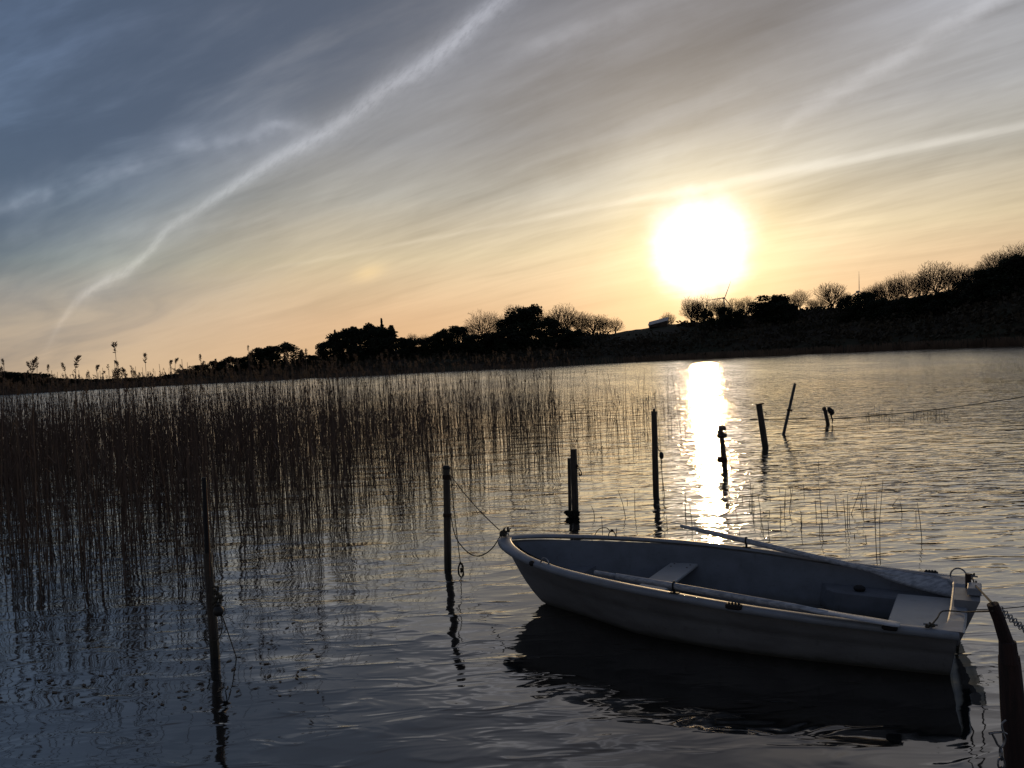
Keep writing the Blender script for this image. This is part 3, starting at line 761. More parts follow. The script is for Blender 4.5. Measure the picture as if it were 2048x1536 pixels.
# tall plumed reeds standing out against the sky
for px, top, y, lab in [(239, 690, 10.5, 'tallest plumed reed, rising far above the others against the sky at left'), (491, 690, 14, 'single plumed reed rising above the low far trees left of the dome-shaped ones'),
                        (296, 712, 12, 'plumed reed right of the tallest one, against the sky'), (213, 728, 12, 'plumed reed just left of the tallest one'),
                        (52, 722, 11.5, 'plumed reed at the far left with its head above the wood'), (75, 726, 11.5, 'second plumed reed from the left picture edge'),
                        (105, 730, 12, 'drooping plumed reed above the end of the low far wood'), (142, 728, 12.5, 'plumed reed between the low far wood and the tallest reed'),
                        (332, 716, 13, 'plumed reed where the far trees begin to rise'), (384, 712, 14, 'plumed reed in front of the rising woods'), (352, 718, 12.5, 'plumed reed left of the rising woods')]:
    q = aty(px, top, y); px0, _ = proj((q.x, y, 0))
    reed(q.x, y, q.z - .10, True, lab, 'plumed reeds against the sky', thick=1.25)
# sparse stalks in open water behind the boat: base column, base row, tip column, tip row
ST = [(1702, 1028, 1727, 952, 'long reed stalk leaning right in the open water, left of the two straight ones'), (1754, 1115, 1754, 985, 'left one of the two tallest straight stalks behind the boat'), (1761, 1118, 1766, 958, 'right and tallest of the two straight stalks behind the boat'),
      (1785, 1012, 1797, 995, 'short bent stalk, right of the two tallest straight ones'), (1646, 1060, 1637, 962, 'thin curved stalk standing left of the long leaning one'), (1471, 1020, 1481, 975, 'stalk leaning right in the glitter of the sun'),
      (1502, 1010, 1501, 972, 'straight stalk just right of the leaning one in the sun glitter'), (1832, 1035, 1832, 1020, 'lone short stalk on the right beyond the others')]
for bx, by, tx, ty, lab in ST:
    b0 = atz(bx, by, 0); tp_ = aty(tx, ty, b0.y); m = MB(); L = tp_ - b0; mid = b0.lerp(tp_, .5) + Vector((rnd.gauss(0, .012), 0, 0))
    m.tube([b0 - L * .15 - b0, mid - b0, tp_ - b0], [.0042, .0035, .0018], 4, False)
    tag(m.build('reed', MT['reedwet'], loc=b0), lab, 'reed', 'stalks in open water')
for i in range(58):
    if i < 46: bx = random.gauss(1590, 105); by = 1035 + random.gauss(0, 28) + (bx - 1590) * .04
    else: bx = random.uniform(1170, 1420); by = random.uniform(1000, 1075)
    if bx > 1860 or bx < 1180 or by > hy(bx) + 400: by = 1030; bx = random.uniform(1450, 1750)
    b0 = atz(bx, by, 0); h = random.choice([.05, .08, .10, .14, .22, .34]) * random.uniform(.7, 1.2)
    m = MB(); lx = random.gauss(0, .10) * h
    m.tube([(-lx * .1, 0, -.1), (lx * .4, 0, h * .5), (lx, 0, h)], [.0045, .004, .0022], 4, False)
    tag(m.build('reed', MT['reedwet'], loc=b0), 'short reed stub poking out of the open water behind the boat', 'reed', 'reed stubs behind the boat')
# a far strip of stubble beside the floating line
m = MB()
for i in range(44):
    b0 = atz(random.choice([random.gauss(1770, 22), random.gauss(1865, 22)]), random.uniform(826, 842), 0); h = random.uniform(.05, .28)
    m.tube([b0 + Vector((0, 0, -.05)), b0 + Vector((random.gauss(0, .03), 0, h))], [.006, .004], 3, False)
    if random.random() < .3: m.tube([b0 + Vector((-.2, 0, h * .5)), b0 + Vector((.25, .02, h * .55))], [.005, .004], 3, False)
tag(m.build('reed_stubble', MT['reedwet']), 'low strip of reed stubble in the water under the long line', 'reeds', kind='stuff')
# scattered bits on the water near the reed bed
m = MB()
for i in range(260):
    px = random.uniform(20, 640); py = random.uniform(1180, 1420) - max(0, px - 420) * .15; p = atz(px, py, .003); a = random.uniform(0, 3.14); L = random.uniform(.008, .04)
    d = Vector((math.cos(a), math.sin(a), 0)); e = Vector((-d.y, d.x, 0)) * random.uniform(.2, .5)
    m.add([p - d * L, p - e * L, p + d * L, p + e * L + Vector((0, 0, .002))], [(0, 1, 2, 3)])
tag(m.build('floating_debris', MT['reedwet']), 'tiny dark bits of leaf floating in front of the reed bed', 'debris', kind='stuff')

# ------------------------------------------------------------------ mooring posts
def post(name, base_px, top_px, width_px, material, label, z_under=-.6, sides=12, taper=.92, jag=.0):
    b0 = atz(*base_px, 0); tp_ = aty(*top_px, b0.y); r0 = width_px / 2 / FPX * b0.y
    rt = empty(name, b0, label, 'post', 'mooring posts in the lake')
    L = tp_ - b0; n = 9; pts = [L * (i / n) for i in range(n + 1)]; pts[0] = L * (z_under / max(.2, L.z))
    m = MB(); m.tube(pts, [r0 * (1 - (1 - taper) * i / n) * (1 + jag * (random.random() - .5)) for i in range(n + 1)], sides, True, jit=.08)
    m.build('shaft', MT[material], rt, False)
    return rt, b0, L, r0
G = 'mooring posts in the lake'
# P1 left: thick wet stake with a thin pipe on top
rt, b0, L, r0 = post('mooring_post', (430, 1312), (415, 1105), 19, 'wood', 'thin dark pipe on a thicker stake, leftmost post, with rope and float')
sh = aty(408, 955, b0.y) - b0
m = MB(); m.tube([L * .9, L * .9 + (sh - L * .9) * .5, sh], [r0 * .62, r0 * .55, r0 * .5], 10); m.build('pipe', MT['rubber'], rt)
m = MB(); m.tube([aty(416, 975, b0.y) - b0 + Vector((0, -.03, 0)), aty(421, 1080, b0.y) - b0 + Vector((0, -.03, 0)), aty(425, 1150, b0.y) - b0 + Vector((0, -.05, 0))], .0020, 6); m.build('cord', MT['orange'], rt)
P1b = b0
m = MB(); kq = aty(436, 1206, b0.y - .08)
m.tube(catmull([aty(424, 1172, b0.y - .05), aty(436, 1176, b0.y - .09), aty(433, 1190, b0.y - .1), aty(440, 1200, b0.y - .1), aty(438, 1220, b0.y - .09)], 5), [.010 + .004 * math.sin(i * 1.7) for i in range(21)], 7)
m.tube(catmull([aty(412, 1262, b0.y - .07), aty(410, 1275, b0.y - .08), aty(420, 1282, b0.y - .09), aty(436, 1278, b0.y - .09), aty(444, 1258, b0.y - .09), aty(441, 1225, b0.y - .09), aty(434, 1200, b0.y - .1)], 6), .004, 6)
m.tube([aty(441, 1222, b0.y - .09), aty(455, 1262, b0.y - .12), atz(473, 1316, 0), atz(470, 1322, -.1)], .004, 6)
for i in range(9): m.ball(aty(434 + random.gauss(0, 4), 1182 + i * 4, b0.y - .09), random.uniform(.010, .020), 7, jit=.5)
tag(m.build('mooring_rope', MT['rope']), 'tangled dark rope looped round the leftmost post and dropping into the water', 'rope')
m = MB(); m.ball((0, 0, 0), .040, 12, (1, 1, 1.0), .04); m.tube([(0, 0, .035), (0, 0, .062)], [.014, .010], 8)
tag(m.build('float', MT['float_'], loc=aty(437, 1222, b0.y - .12), smooth=True), 'small round dark float hanging in the rope of the leftmost post', 'float')
# P2
rt, b0, L, r0 = post('mooring_post', (896, 1137), (893, 935), 15, 'wood', 'grey round post nearest the bow of the boat, tied to it by ropes')
m = MB(); m.tube([L * .985, L * 1.005, L * 1.02], [r0 * 1.12, r0 * 1.1, r0 * .7], 12); m.build('cap', MT['rubber'], rt)
m = MB(); m.tube([L * .515, L * .545], [r0 * 1.13] * 2, 12); m.tube([L * .885, L * .93], [r0 * 1.13] * 2, 12); m.build('band', MT['rust'], rt)
m = MB(); m.tube([(r0 * .8, 0, L.z * .89), (r0 * 1.9, 0, L.z * .90), (r0 * 2.1, 0, L.z * .86)], .008, 6); m.build('hook', MT['rust'], rt)
P2 = b0; yb = b0.y
m = MB(); m.tube(sag(aty(903, 953, yb), (atz(999, 1060, .60)), .03), .0045, 6)
tag(m.build('mooring_rope', MT['rope']), 'taut rope from the top of the grey post down to the bow', 'rope', 'bow ropes')
bowk = atz(1003, 1068, .58)
m = MB(); m.tube(catmull([aty(901, 1030, yb), aty(912, 1075, yb - .15), aty(935, 1104, yb - .4), aty(958, 1112, yb - .7), aty(983, 1098, yb - .95), bowk], 7), .0055, 6)
tag(m.build('mooring_rope', MT['rope']), 'slack rope hanging in a curve between the grey post and the bow', 'rope', 'bow ropes')
m = MB(); m.tube([aty(902, 960, yb - .05), aty(908, 1020, yb - .08), aty(915, 1080, yb - .1), aty(921, 1128, yb - .1)], .005, 6)
m.tube(catmull([aty(921, 1124, yb - .1), aty(917, 1136, yb - .1), aty(918, 1150, yb - .1), aty(924, 1148, yb - .1), aty(926, 1134, yb - .1), aty(921, 1125, yb - .1)], 5), .009, 7)
for i in range(5): m.ball(aty(923 + random.gauss(0, 1.5), 1128 + 5 * i, yb - .1), .014, 7, jit=.4)
m.tube([aty(922, 1148, yb - .1), atz(923, 1164, -.1)], .004, 6)
tag(m.build('mooring_rope', MT['rope']), 'rope hanging straight down beside the grey post with a knotted end', 'rope')
# P3 double post
rt, b0, L, r0 = post('mooring_post', (1151, 1034), (1147, 898), 14, 'wood', 'taller of the two posts standing close together behind the bow')
m = MB(); m.tube(catmull([(r0 * .9, -.02, L.z * .72), (r0 * 1.8, -.03, L.z * .70), (r0 * 2.3, -.03, L.z * .63), (r0 * 1.7, -.03, L.z * .61), (r0 * 1.6, -.03, L.z * .66)], 5), .007, 6); m.ball((r0, -.02, L.z * .75), .025, 7); m.build('shackle', MT['rust'], rt)
m = MB()
for i in range(26): m.ball(Vector((random.uniform(-1.1, .6) * .105, random.gauss(0, .04), random.uniform(-.04, .09))), random.uniform(.02, .04), 6, jit=.7)
tag(m.build('weed_clump', MT['weed'], loc=b0), 'dark clump of weed at the waterline of the double posts', 'weed')
post('mooring_post', (1140, 1030), (1138, 916), 7, 'wood', 'thinner and lower of the two posts standing close together behind the bow')
# P4
rt, b0, L, r0 = post('mooring_post', (1312, 990), (1308, 822), 12.5, 'wood', 'tall straight post standing left of the sun glitter with a hanging float')
m = MB(); m.tube([L * .99, L * 1.03], [r0 * .45, r0 * .4], 8); m.build('cap', MT['wood'], rt)
yb = b0.y; m = MB(); m.ball(aty(1323, 911, yb - .1), .045, 10, (.8, .8, 1.25), .1)
tag(m.build('float', MT['float_'], smooth=True), 'dark drop-shaped float hanging beside the tall straight post', 'float')
m = MB(); m.tube([aty(1314, 893, yb - .08), aty(1320, 903, yb - .1)], .006, 6); m.tube([aty(1322, 916, yb - .1), aty(1324, 950, yb - .1), aty(1329, 990, yb - .1), aty(1329, 1000, yb - .1)], .005, 5); m.tube([aty(1322, 920, yb - .1), aty(1325, 960, yb - .1), aty(1326, 990, yb - .1)], .005, 5)
for i in range(6): m.ball(aty(1322.5 + random.gauss(0, .5), 918 + i * 4, yb - .1), .012, 6, jit=.4)
tag(m.build('mooring_rope', MT['rope']), 'thin doubled rope trailing from the drop-shaped float into the water', 'rope')
# P5
rt, b0, L, r0 = post('mooring_post', (1450, 941), (1442, 858), 11, 'wood', 'gnarled post with a lumpy head standing inside the sun glitter')
m = MB()
for i in range(12): m.ball(L * random.uniform(.82, 1.05) + Vector((random.gauss(0, .02), random.gauss(0, .02), 0)), random.uniform(.035, .06), 7, jit=.5)
m.build('head', MT['wood'], rt)
m = MB(); m.box(L * .27 + Vector((-.045, -.05, 0)), (.17, .07, .10), Matrix.Rotation(.1, 3, 'Y'), .01); m.tube([L * .35 + Vector((-.09, -.05, 0)), L * .48 + Vector((-.08, -.05, 0))], .010, 6); m.build('bracket', MT['rust'], rt)
# P6
rt, b0, L, r0 = post('mooring_post', (1531, 896), (1518, 810), 13, 'wood', 'thick post leaning left with a flat plate on its head')
m = MB(); m.box(L * 1.02 + Vector((.02, 0, 0)), (.16, .12, .03), Matrix.Rotation(-.12, 3, 'Y'), .006); m.build('plate', MT['rust'], rt)
m = MB(); m.tube(catmull([L * .86 + Vector((r0, -.02, 0)), L * .80 + Vector((r0 + .05, -.03, 0)), L * .76 + Vector((r0 + .02, -.03, 0))], 4), .008, 6); m.build('hook', MT['rust'], rt)
# P7
rt, b0, L, r0 = post('mooring_post', (1567, 869), (1590, 767), 6.2, 'pole', 'thin pole leaning right beyond the other posts')
m = MB(); m.box(L * .48 + Vector((0, -.03, 0)), (.13, .06, .04), Matrix.Rotation(.2, 3, 'Y'), .01); m.ball(L * .47 + Vector((.05, -.04, 0)), .03, 7); m.build('clamp', MT['rust'], rt)
# P8
rt, b0, L, r0 = post('mooring_post', (1656, 849), (1650, 820), 7.5, 'wood', 'short stump furthest right among the posts, with rags hanging from its head')
m = MB(); m.ball(L * 1.02 + Vector((-.02, 0, .02)), .06, 8, jit=.3); m.build('head', MT['wood'], rt)
m = MB()
for q in [(.10, .02), (.14, .0), (.17, -.04), (.15, -.10), (.18, -.08), (.13, -.03)]: m.ball(L + Vector((q[0], -.04, q[1])), random.uniform(.045, .07), 7, jit=.6)
m.tube([L + Vector((.15, -.04, -.1)), L + Vector((.15, -.04, -.2)), L + Vector((.18, -.04, -.26)), L + Vector((.16, -.04, -.38))], [.03, .016, .02, .010], 7)
tag(m.build('hanging_bag', MT['float_'], loc=b0), 'dark crumpled bag hanging from the short stump on the right', 'bag')
P8 = b0
# long line over the water to the right
far_end = aty(2200, 762, 27.5)
m = MB(); a0 = P8 + Vector((.02, .05, .14)); m.tube([atz(1500, 839, .01), atz(1600, 838, .05), a0] + [a0.lerp(far_end, i / 16) - Vector((0, 0, .35 * 4 * (i / 16) * (1 - i / 16) * .5)) for i in range(1, 17)], .013, 5)
tag(m.build('long_line', MT['rope']), 'long thin line rising from the stump out of the right of the picture', 'rope')
m = MB(); m.tube([(0, 0, -far_end.z - .6), (0, 0, .1)], [.06, .05], 10)
tag(m.build('mooring_post', MT['wood'], loc=far_end), 'post beyond the right picture edge that holds the long line', 'post')

# nearest post at the right edge
yR = 3.62
def pr(px, py, dy=0.0): return aty(px, py, yR + dy)
rt = empty('mooring_post', atz(2078, 1640, 0), 'thick dark reddish post nearest the camera at the right edge, with a leaning stub', 'post', G)
o0 = rt.location.copy()
m = MB(); m.tube([pr(2066, 1800) - o0, pr(2040, 1536) - o0, pr(2026, 1420) - o0, pr(2019, 1330) - o0, pr(2018, 1312) - o0], [.062, .060, .050, .0445, .042], 18, jit=.04)
m.build('shaft', MT['redwood'], rt, False)
m = MB(); m.tube([pr(2018, 1325, -.01) - o0, pr(2015, 1283, -.01) - o0], [.040, .035], 14, jit=.05); m.build('collar', MT['redwood'], rt)
m = MB(); m.tube([pr(2022, 1310) - o0, pr(2010, 1275) - o0, pr(1998, 1240) - o0, pr(1985, 1208) - o0], [.030, .029, .026, .024], 14, jit=.06); m.build('stub', MT['redwood'], rt)
# chain with shackle on the left of that post
def link(m, c, ax1, ax2, a, b_, r):
    c = Vector(c); P_ = [c + ax1 * a * math.cos(q) + ax2 * b_ * math.sin(q) for q in [2 * math.pi * i / 12 for i in range(13)]]; m.tube(P_, r, 6, False)
m = MB(); yy = -.09
p0 = pr(2008, 1445, yy); p1 = pr(1992, 1475, yy); p2 = pr(2003, 1510, yy); 
m.tube(catmull([pr(2012, 1440, yy), pr(2004, 1448, yy), pr(2006, 1462, yy), pr(2014, 1468, yy)], 5), .004, 6)
m.tube([pr(1978, 1467, yy), pr(1988, 1465, yy), pr(2006, 1464, yy)], [.006, .005, .005], 8)
m.tube(catmull([pr(1984, 1467, yy), pr(1990, 1478, yy), pr(1996, 1490, yy), pr(2004, 1494, yy), pr(2010, 1480, yy), pr(2006, 1466, yy)], 5), .0050, 7)
for i in range(7):
    c = pr(2002 + i * .6, 1508 + i * 19, yy); A = Vector((0, 0, 1)); B = Vector((1, 0, 0)) if i % 2 else Vector((.25, 1, 0)).normalized(); link(m, c, A, B, .026, .015, .0045)
tag(m.build('chain', MT['steel']), 'steel chain with a shackle hanging down the left of the nearest post', 'chain')
# bundle of chain from the nearest post off to the right
m = MB(); a0 = pr(1996, 1214, .05); a1 = pr(2110, 1290, .35)
for st in range(2):
    n_ = 26
    for i in range(n_):
        t_ = i / n_; c = a0.lerp(a1, t_) + Vector((0, 0, -.05 * 4 * t_ * (1 - t_) * .4 + (st - .5) * .02)) + Vector((0, (st - .5) * .02, 0)); dd = (a1 - a0).normalized(); pp = dd.cross(Vector((0, 1, 0))).normalized()
        link(m, c, dd, pp if (i + st) % 2 else (pp * .3 + Vector((0, 1, 0))).normalized(), .0115, .0085, .0026)
tag(m.build('chain', MT['steel']), 'double chain running from the head of the nearest post out to the right', 'chain')

# ------------------------------------------------------------------ the boat
nc = atz(1910, 1267, .33); fc = atz(1937, 1156, .33); BO = (nc + fc) / 2; BO.z = 0
bw = atz(1008, 1075, .55); U = (bw - BO); U.z = 0; LEN = U.length; U.normalize(); Vf = Vector((U.y, -U.x, 0))
boat = empty('rowing_boat', BO, 'grey-blue fibreglass rowing boat moored between posts, bow to the left', 'boat', rz=math.atan2(U.y, U.x))
def loc(p): p = Vector(p) - BO; return Vector((p.dot(U), -p.dot(Vf), p.z))
def wl(a, lat, z): return BO + U * a + Vf * lat + Vector((0, 0, z))
AX = [0, .45, .82, 1.23, 1.66, 2.2, 2.7, 3.0, 3.2, 3.35, 3.45, 3.53, 3.58, LEN]
AX[-1] = LEN + .015
SZ = np.interp
def sheer(a): return float(np.interp(a, [0, .45, .82, 1.23, 1.66, 2.2, 2.7, 3.1, LEN], [.33, .345, .362, .388, .420, .452, .478, .505, .55]))
HB = [.675, .72, .755, .785, .79, .745, .63, .51, .41, .31, .225, .135, .06, 0]
def smooth_interp(x, xs, ys):
    # monotone-ish catmull through samples
    i = max(0, min(len(xs) - 2, int(np.searchsorted(xs, x) - 1))); x0, x1 = xs[i], xs[i + 1]; t_ = min(1, max(0, (x - x0) / (x1 - x0)))
    m0 = (ys[i + 1] - ys[max(0, i - 1)]) / (xs[i + 1] - xs[max(0, i - 1)]); j = min(len(xs) - 1, i + 2); m1_ = (ys[j] - ys[i]) / (xs[j] - xs[i]); hh = x1 - x0
    return (2*t_**3-3*t_**2+1)*ys[i] + (t_**3-2*t_**2+t_)*hh*m0 + (-2*t_**3+3*t_**2)*ys[i+1] + (t_**3-t_**2)*hh*m1_
AEND = AX[-1]
def beam(a): return max(0, smooth_interp(min(a, AEND), AX, HB))
ROWS = [0, .05, .12, .22, .34, .46, .58, .66, .675, .76, .88, .95]
GB = [0, .30, .56, .70, .775, .815, .85, .872, .884, .912, .95, .97]
def aend(z):                                    # raked stem
    return float(np.interp(z, [-.12, -.06, 0, .08, .16, .25, .34, .44, .55], [2.75, 3.04, 3.21, 3.295, 3.36, 3.42, 3.47, 3.52, AEND - .015]))
NS = 46
def tt(i): x = i / NS; return 1 - (1 - x) ** 1.7
def hullpoint(i, r, side, inset=0.0):
    s = tt(i); h = ROWS[r]
    zk = -.12
    a_s = s * AEND; z = zk + (sheer(a_s) - zk) * h
    for _ in range(3):
        ae = aend(z) - inset; a = (.07 * (1 - max(0, z) / .33) if z < .33 else 0) * (1 - s) + s * ae; z = zk + (sheer(a) - zk) * h
    gb = GB[r]; k = max(0, (s - .45) / .55); k4 = max(0, (s - .68) / .32); gb = gb * (1 - .22 * k * (1 - h)) * (1 - .62 * k4 * (1 - h) ** .6)
    bb = max(0, beam(s * AEND) * gb - inset) if s < .9999 else 0
    return (a, side * bb, z)
m = MB(); vs = []; idx = {}
for i in range(NS + 1):
    for j, (r, sd_) in enumerate([(r, 1) for r in range(len(ROWS) - 1, 0, -1)] + [(r, -1) for r in range(0, len(ROWS))]):
        idx[i, j] = len(vs); vs.append(hullpoint(i, r, sd_))
ncol = 2 * len(ROWS) - 1
fs = [(idx[i, j], idx[i + 1, j], idx[i + 1, j + 1], idx[i, j + 1]) for i in range(NS) for j in range(ncol - 1)]
m.add(vs, fs); ho = m.build('hull', MT['hull'], boat, True)
m = MB(); pts = [hullpoint(0, r, 1) for r in range(len(ROWS) - 1, 0, -1)] + [hullpoint(0, r, -1) for r in range(0, len(ROWS))]
m.add([(p[0] - .002, p[1] * .998, p[2]) for p in pts], [tuple(range(len(pts)))]); m.build('transom', MT['hull'], boat)
def outer_half(a, z):
    s_2 = min(1, a / aend(z)); h = (z + .12) / (sheer(a) + .12); k = max(0, (s_2 - .45) / .55); k4 = max(0, (s_2 - .68) / .32)
    return beam(s_2 * AEND) * float(np.interp(h, ROWS, GB)) * (1 - .22 * k * (1 - h)) * (1 - .62 * k4 * (1 - h) ** .6)
# inner shell
FLZ = .055
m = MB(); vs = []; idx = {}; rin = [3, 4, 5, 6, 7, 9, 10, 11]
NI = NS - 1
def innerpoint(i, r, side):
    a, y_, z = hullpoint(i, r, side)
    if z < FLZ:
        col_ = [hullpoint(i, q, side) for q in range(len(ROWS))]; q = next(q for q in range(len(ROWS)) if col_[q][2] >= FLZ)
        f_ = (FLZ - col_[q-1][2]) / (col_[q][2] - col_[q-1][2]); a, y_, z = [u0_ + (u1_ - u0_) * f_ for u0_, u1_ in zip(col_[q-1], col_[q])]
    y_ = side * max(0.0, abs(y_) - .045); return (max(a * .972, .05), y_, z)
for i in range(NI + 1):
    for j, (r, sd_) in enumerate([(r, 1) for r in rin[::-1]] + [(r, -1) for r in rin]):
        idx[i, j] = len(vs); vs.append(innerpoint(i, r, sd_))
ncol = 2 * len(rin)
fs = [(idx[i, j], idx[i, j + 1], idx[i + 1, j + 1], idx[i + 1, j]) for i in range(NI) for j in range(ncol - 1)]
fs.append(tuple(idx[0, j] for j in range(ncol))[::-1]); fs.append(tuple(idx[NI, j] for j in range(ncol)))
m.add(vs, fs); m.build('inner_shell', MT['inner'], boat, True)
# gunwale swept round the sheer line
def rimcurve(side, n=60):
    P_ = []
    for i in range(n + 1):
        s = 1 - (1 - i / n) ** 1.8; a = s * AEND; P_.append(Vector((a, side * beam(a), sheer(a))))
    return P_
near = rimcurve(1); farr = rimcurve(-1)
path = near + farr[::-1][1:]
prof = [(.012, -.040), (.022, -.030), (.024, -.010), (.016, .002), (.0, .008), (-.030, .010), (-.048, .006), (-.056, .0), (-.058, -.010)]
m = MB(); vs = []; npf = len(prof)
for i, p in enumerate(path):
    q0 = path[max(0, i - 1)]; q1 = path[min(len(path) - 1, i + 1)]; t_ = (q1 - q0); t_.z = 0; t_.normalize(); nrm_ = Vector((t_.y, -t_.x, 0))
    if nrm_.dot(Vector((p.x - 1.6, p.y, 0))) < 0: nrm_ = -nrm_
    kb = max(0, (p.x - 3.0) / .6); 
    for u_, w_ in prof: vs.append(p + nrm_ * (u_ if u_ > 0 else u_ * (1 + .75 * kb)) + Vector((0, 0, w_)))
fs = [(i * npf + j, i * npf + j + 1, (i + 1) * npf + j + 1, (i + 1) * npf + j) for i in range(len(path) - 1) for j in range(npf - 1)]
m.add(vs, fs); m.build('gunwale', MT['rim'], boat, True)
# transom capping: wide corners, dip in the middle
m = MB(); vs = []; K = 24
for i in range(K + 1):
    y_ = -.675 + 1.35 * i / K; e = abs(y_) / .675; zt = .338 - .035 * max(0, 1 - e * 1.5) ** .5; wdt = .075 + .17 * max(0, (e - .72) / .28) ** 1.6
    vs += [(-.028, y_, zt - .045), (-.030, y_, zt - .004), (-.020, y_, zt + .003), (wdt - .01, y_, zt + .003), (wdt, y_, zt - .006), (wdt, y_, zt - .05)]
fs = [(i * 6 + j, (i + 1) * 6 + j, (i + 1) * 6 + j + 1, i * 6 + j + 1) for i in range(K) for j in range(5)]
m.add(vs, fs); m.build('transom_cap', MT['rim'], boat, False)
# moulded side benches and stern seat, bow shelf, thwart
m = MB()
def bench(side, a0_, a1_, w_, z):
    n_ = 14; top, low = [], []
    for i in range(n_ + 1):
        a = a0_ + (a1_ - a0_) * i / n_; yo = outer_half(a, z) - .025; u_ = max(0, (a - (a1_ - .22)) / .22); yi = yo - w_ * math.sqrt(max(0.001, 1 - u_ * u_))
        top += [Vector((a, side * yo, z)), Vector((a, side * (yi + .012), z)), Vector((a, side * yi, z - .012)), Vector((a, side * min(yi - .02, outer_half(a, FLZ) - .06), FLZ + .003))]
    f_ = [(i * 4 + j, i * 4 + j + 1, i * 4 + 5 + j, i * 4 + 4 + j) for i in range(n_) for j in range(3)]; m.add(top, f_)
bench(-1, .1, 1.02, .24, .215); bench(1, .1, .95, .24, .215)
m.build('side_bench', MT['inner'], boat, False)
m = MB(); m.box((.26, 0, .222), (.36, .86, .028), bev=.006); m.box((.26, 0, .13), (.33, .82, .15)); m.build('stern_seat', MT['seat'], boat)
m = MB(); n_ = 10; vs = []
for i in range(n_ + 1):
    a = 2.83 + (3.42 - 2.83) * i / n_; yo = max(.01, outer_half(a, .285) - .05); vs += [(a, yo, .285), (a, -yo, .285)]
m.add(vs, [(i * 2, i * 2 + 1, i * 2 + 3, i * 2 + 2) for i in range(n_)] ); yo = outer_half(2.83, .285) - .05; yl = outer_half(2.82, FLZ) - .07
m.add([(2.829, yo, .284), (2.829, -yo, .284), (2.82, -yl, FLZ + .004), (2.82, yl, FLZ + .004)], [(0, 1, 2, 3)])
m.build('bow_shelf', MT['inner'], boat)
ta = loc(atz(1300, 1166, .29)).x; 
th0 = loc(atz(1290, 1172, .29)); th1 = loc(atz(1385, 1126, .29)); tc_ = (th0.x + th1.x) / 2
print('thwart', th0, th1)
hw = outer_half(tc_, .28) - .035
m = MB(); m.box((tc_, 0, .28), (.235, hw * 2, .026), bev=.006); m.build('thwart', MT['seat'], boat)
m = MB()
for sx in (-.07, .07):
    for sy in (-1, 1):
        for k_ in (.07, .16): m.tube([(tc_ + sx, sy * (hw - k_), .292), (tc_ + sx, sy * (hw - k_), .2965)], .007, 8)
m.build('bolt', MT['rust'], boat)
m = MB(); m.box((tc_, 0, .16), (.02, .5, .2)); m.build('thwart_support', MT['inner'], boat)
# motor pad and peg on the transom
mp_ = loc(atz(1949, 1174, .40))
m = MB(); m.box((mp_.x, mp_.y, .385), (.085, .17, .05), bev=.006); m.build('motor_pad', MT['rim'], boat)
m = MB(); x0_ = -.02; x1_ = mp_.x - .035; yc_ = mp_.y * .8
m.add([(.05, yc_ - .16, .04), (.05, yc_ + .16, .04), (.035, yc_ + .16, .04), (.035, yc_ - .16, .04), (.05, yc_ - .16, .355), (.05, yc_ + .16, .355), (x1_, yc_ + .16, .355), (x1_, yc_ - .16, .355)],
    [(0, 1, 2, 3), (7, 6, 5, 4), (4, 5, 1, 0), (5, 6, 2, 1), (6, 7, 3, 2), (7, 4, 0, 3)]); m.build('motor_board', MT['hull'], boat)
m = MB(); m.tube([(-.03, -.30, .33), (-.03, -.30, .455)], [.021, .019], 10); m.build('peg', MT['redwood'], boat)
m = MB(); m.tube(catmull([(-.02, -.33, .36), (-.05, -.34, .34), (-.075, -.345, .36), (-.078, -.345, .40)], 4), .007, 7); m.build('hook', MT['steel'], boat)
# fittings on the rim
def onrim(px, py, side=1, dz=0.0):
    p = Vector((1.5, 0, 0)); z = .4
    for _ in range(20): p = loc(atz(px, py, z)); z = sheer(p.x)
    return Vector((p.x, side * (beam(p.x) - .02), z + dz))
def arch(c, wd, ht, r, d=Vector((1, 0, 0))):
    mm = MB(); c = Vector(c); mm.tube([c + d * (wd * math.cos(q)) + Vector((0, 0, ht * math.sin(q))) for q in [math.pi * i / 12 for i in range(13)]], r, 7)
    for sgn in (-1, 1): mm.ball(c + d * wd * sgn, r * 2.0, 8, (1.3, 1, .6))
    return mm
c = onrim(1092, 1128, 1, .006); arch(c, .035, .045, .006).build('grab_handle', MT['steel'], boat)
c = onrim(1918, 1150, -1, .006); arch(c, .055, .065, .006).build('grab_handle', MT['steel'], boat)
c = onrim(1218, 1077, -1, .006)
mm = arch(c, .035, .045, .005); mm.tube(catmull([c + Vector((.02, 0, .045)), c + Vector((.05, .01, .075)), c + Vector((.12, .01, .06)), c + Vector((.17, .01, .0))], 5), .004, 6); mm.ball(c + Vector((.0, 0, .05)), .014, 7, jit=.4)
mm.build('grab_handle', MT['rust'], boat)
c = onrim(1064, 1124, 1, 0); m = MB(); m.ball(c + Vector((0, .04, -.012)), .026, 10, (1.2, .7, .9)); m.build('rubber_stop', MT['rubber'], boat, True)
c = onrim(1718, 1177 if False else 1130, -1); m = MB(); q = loc(atz(1719, 1177, .235)); m.ball(q + Vector((0, 0, .0)), .035, 10, (1.3, 1, .8)); m.build('drain_cap', MT['rubber'], boat, True)
for px, py, sd_, L_ in ((1476, 1204, 1, .055), (1782, 1247, 1, .045), (1862, 1145, -1, .05)):
    c = onrim(px, py, sd_, .004); m = MB(); m.box(c + Vector((0, sd_ * .03, -.006)), (L_ * 2, .05, .036), bev=.008)
    for k_ in (-.6, -.2, .2, .6): m.ball(c + Vector((k_ * L_, sd_ * .03, .013)), .009, 6)
    m.build('fender_pad', MT['rubber'], boat)
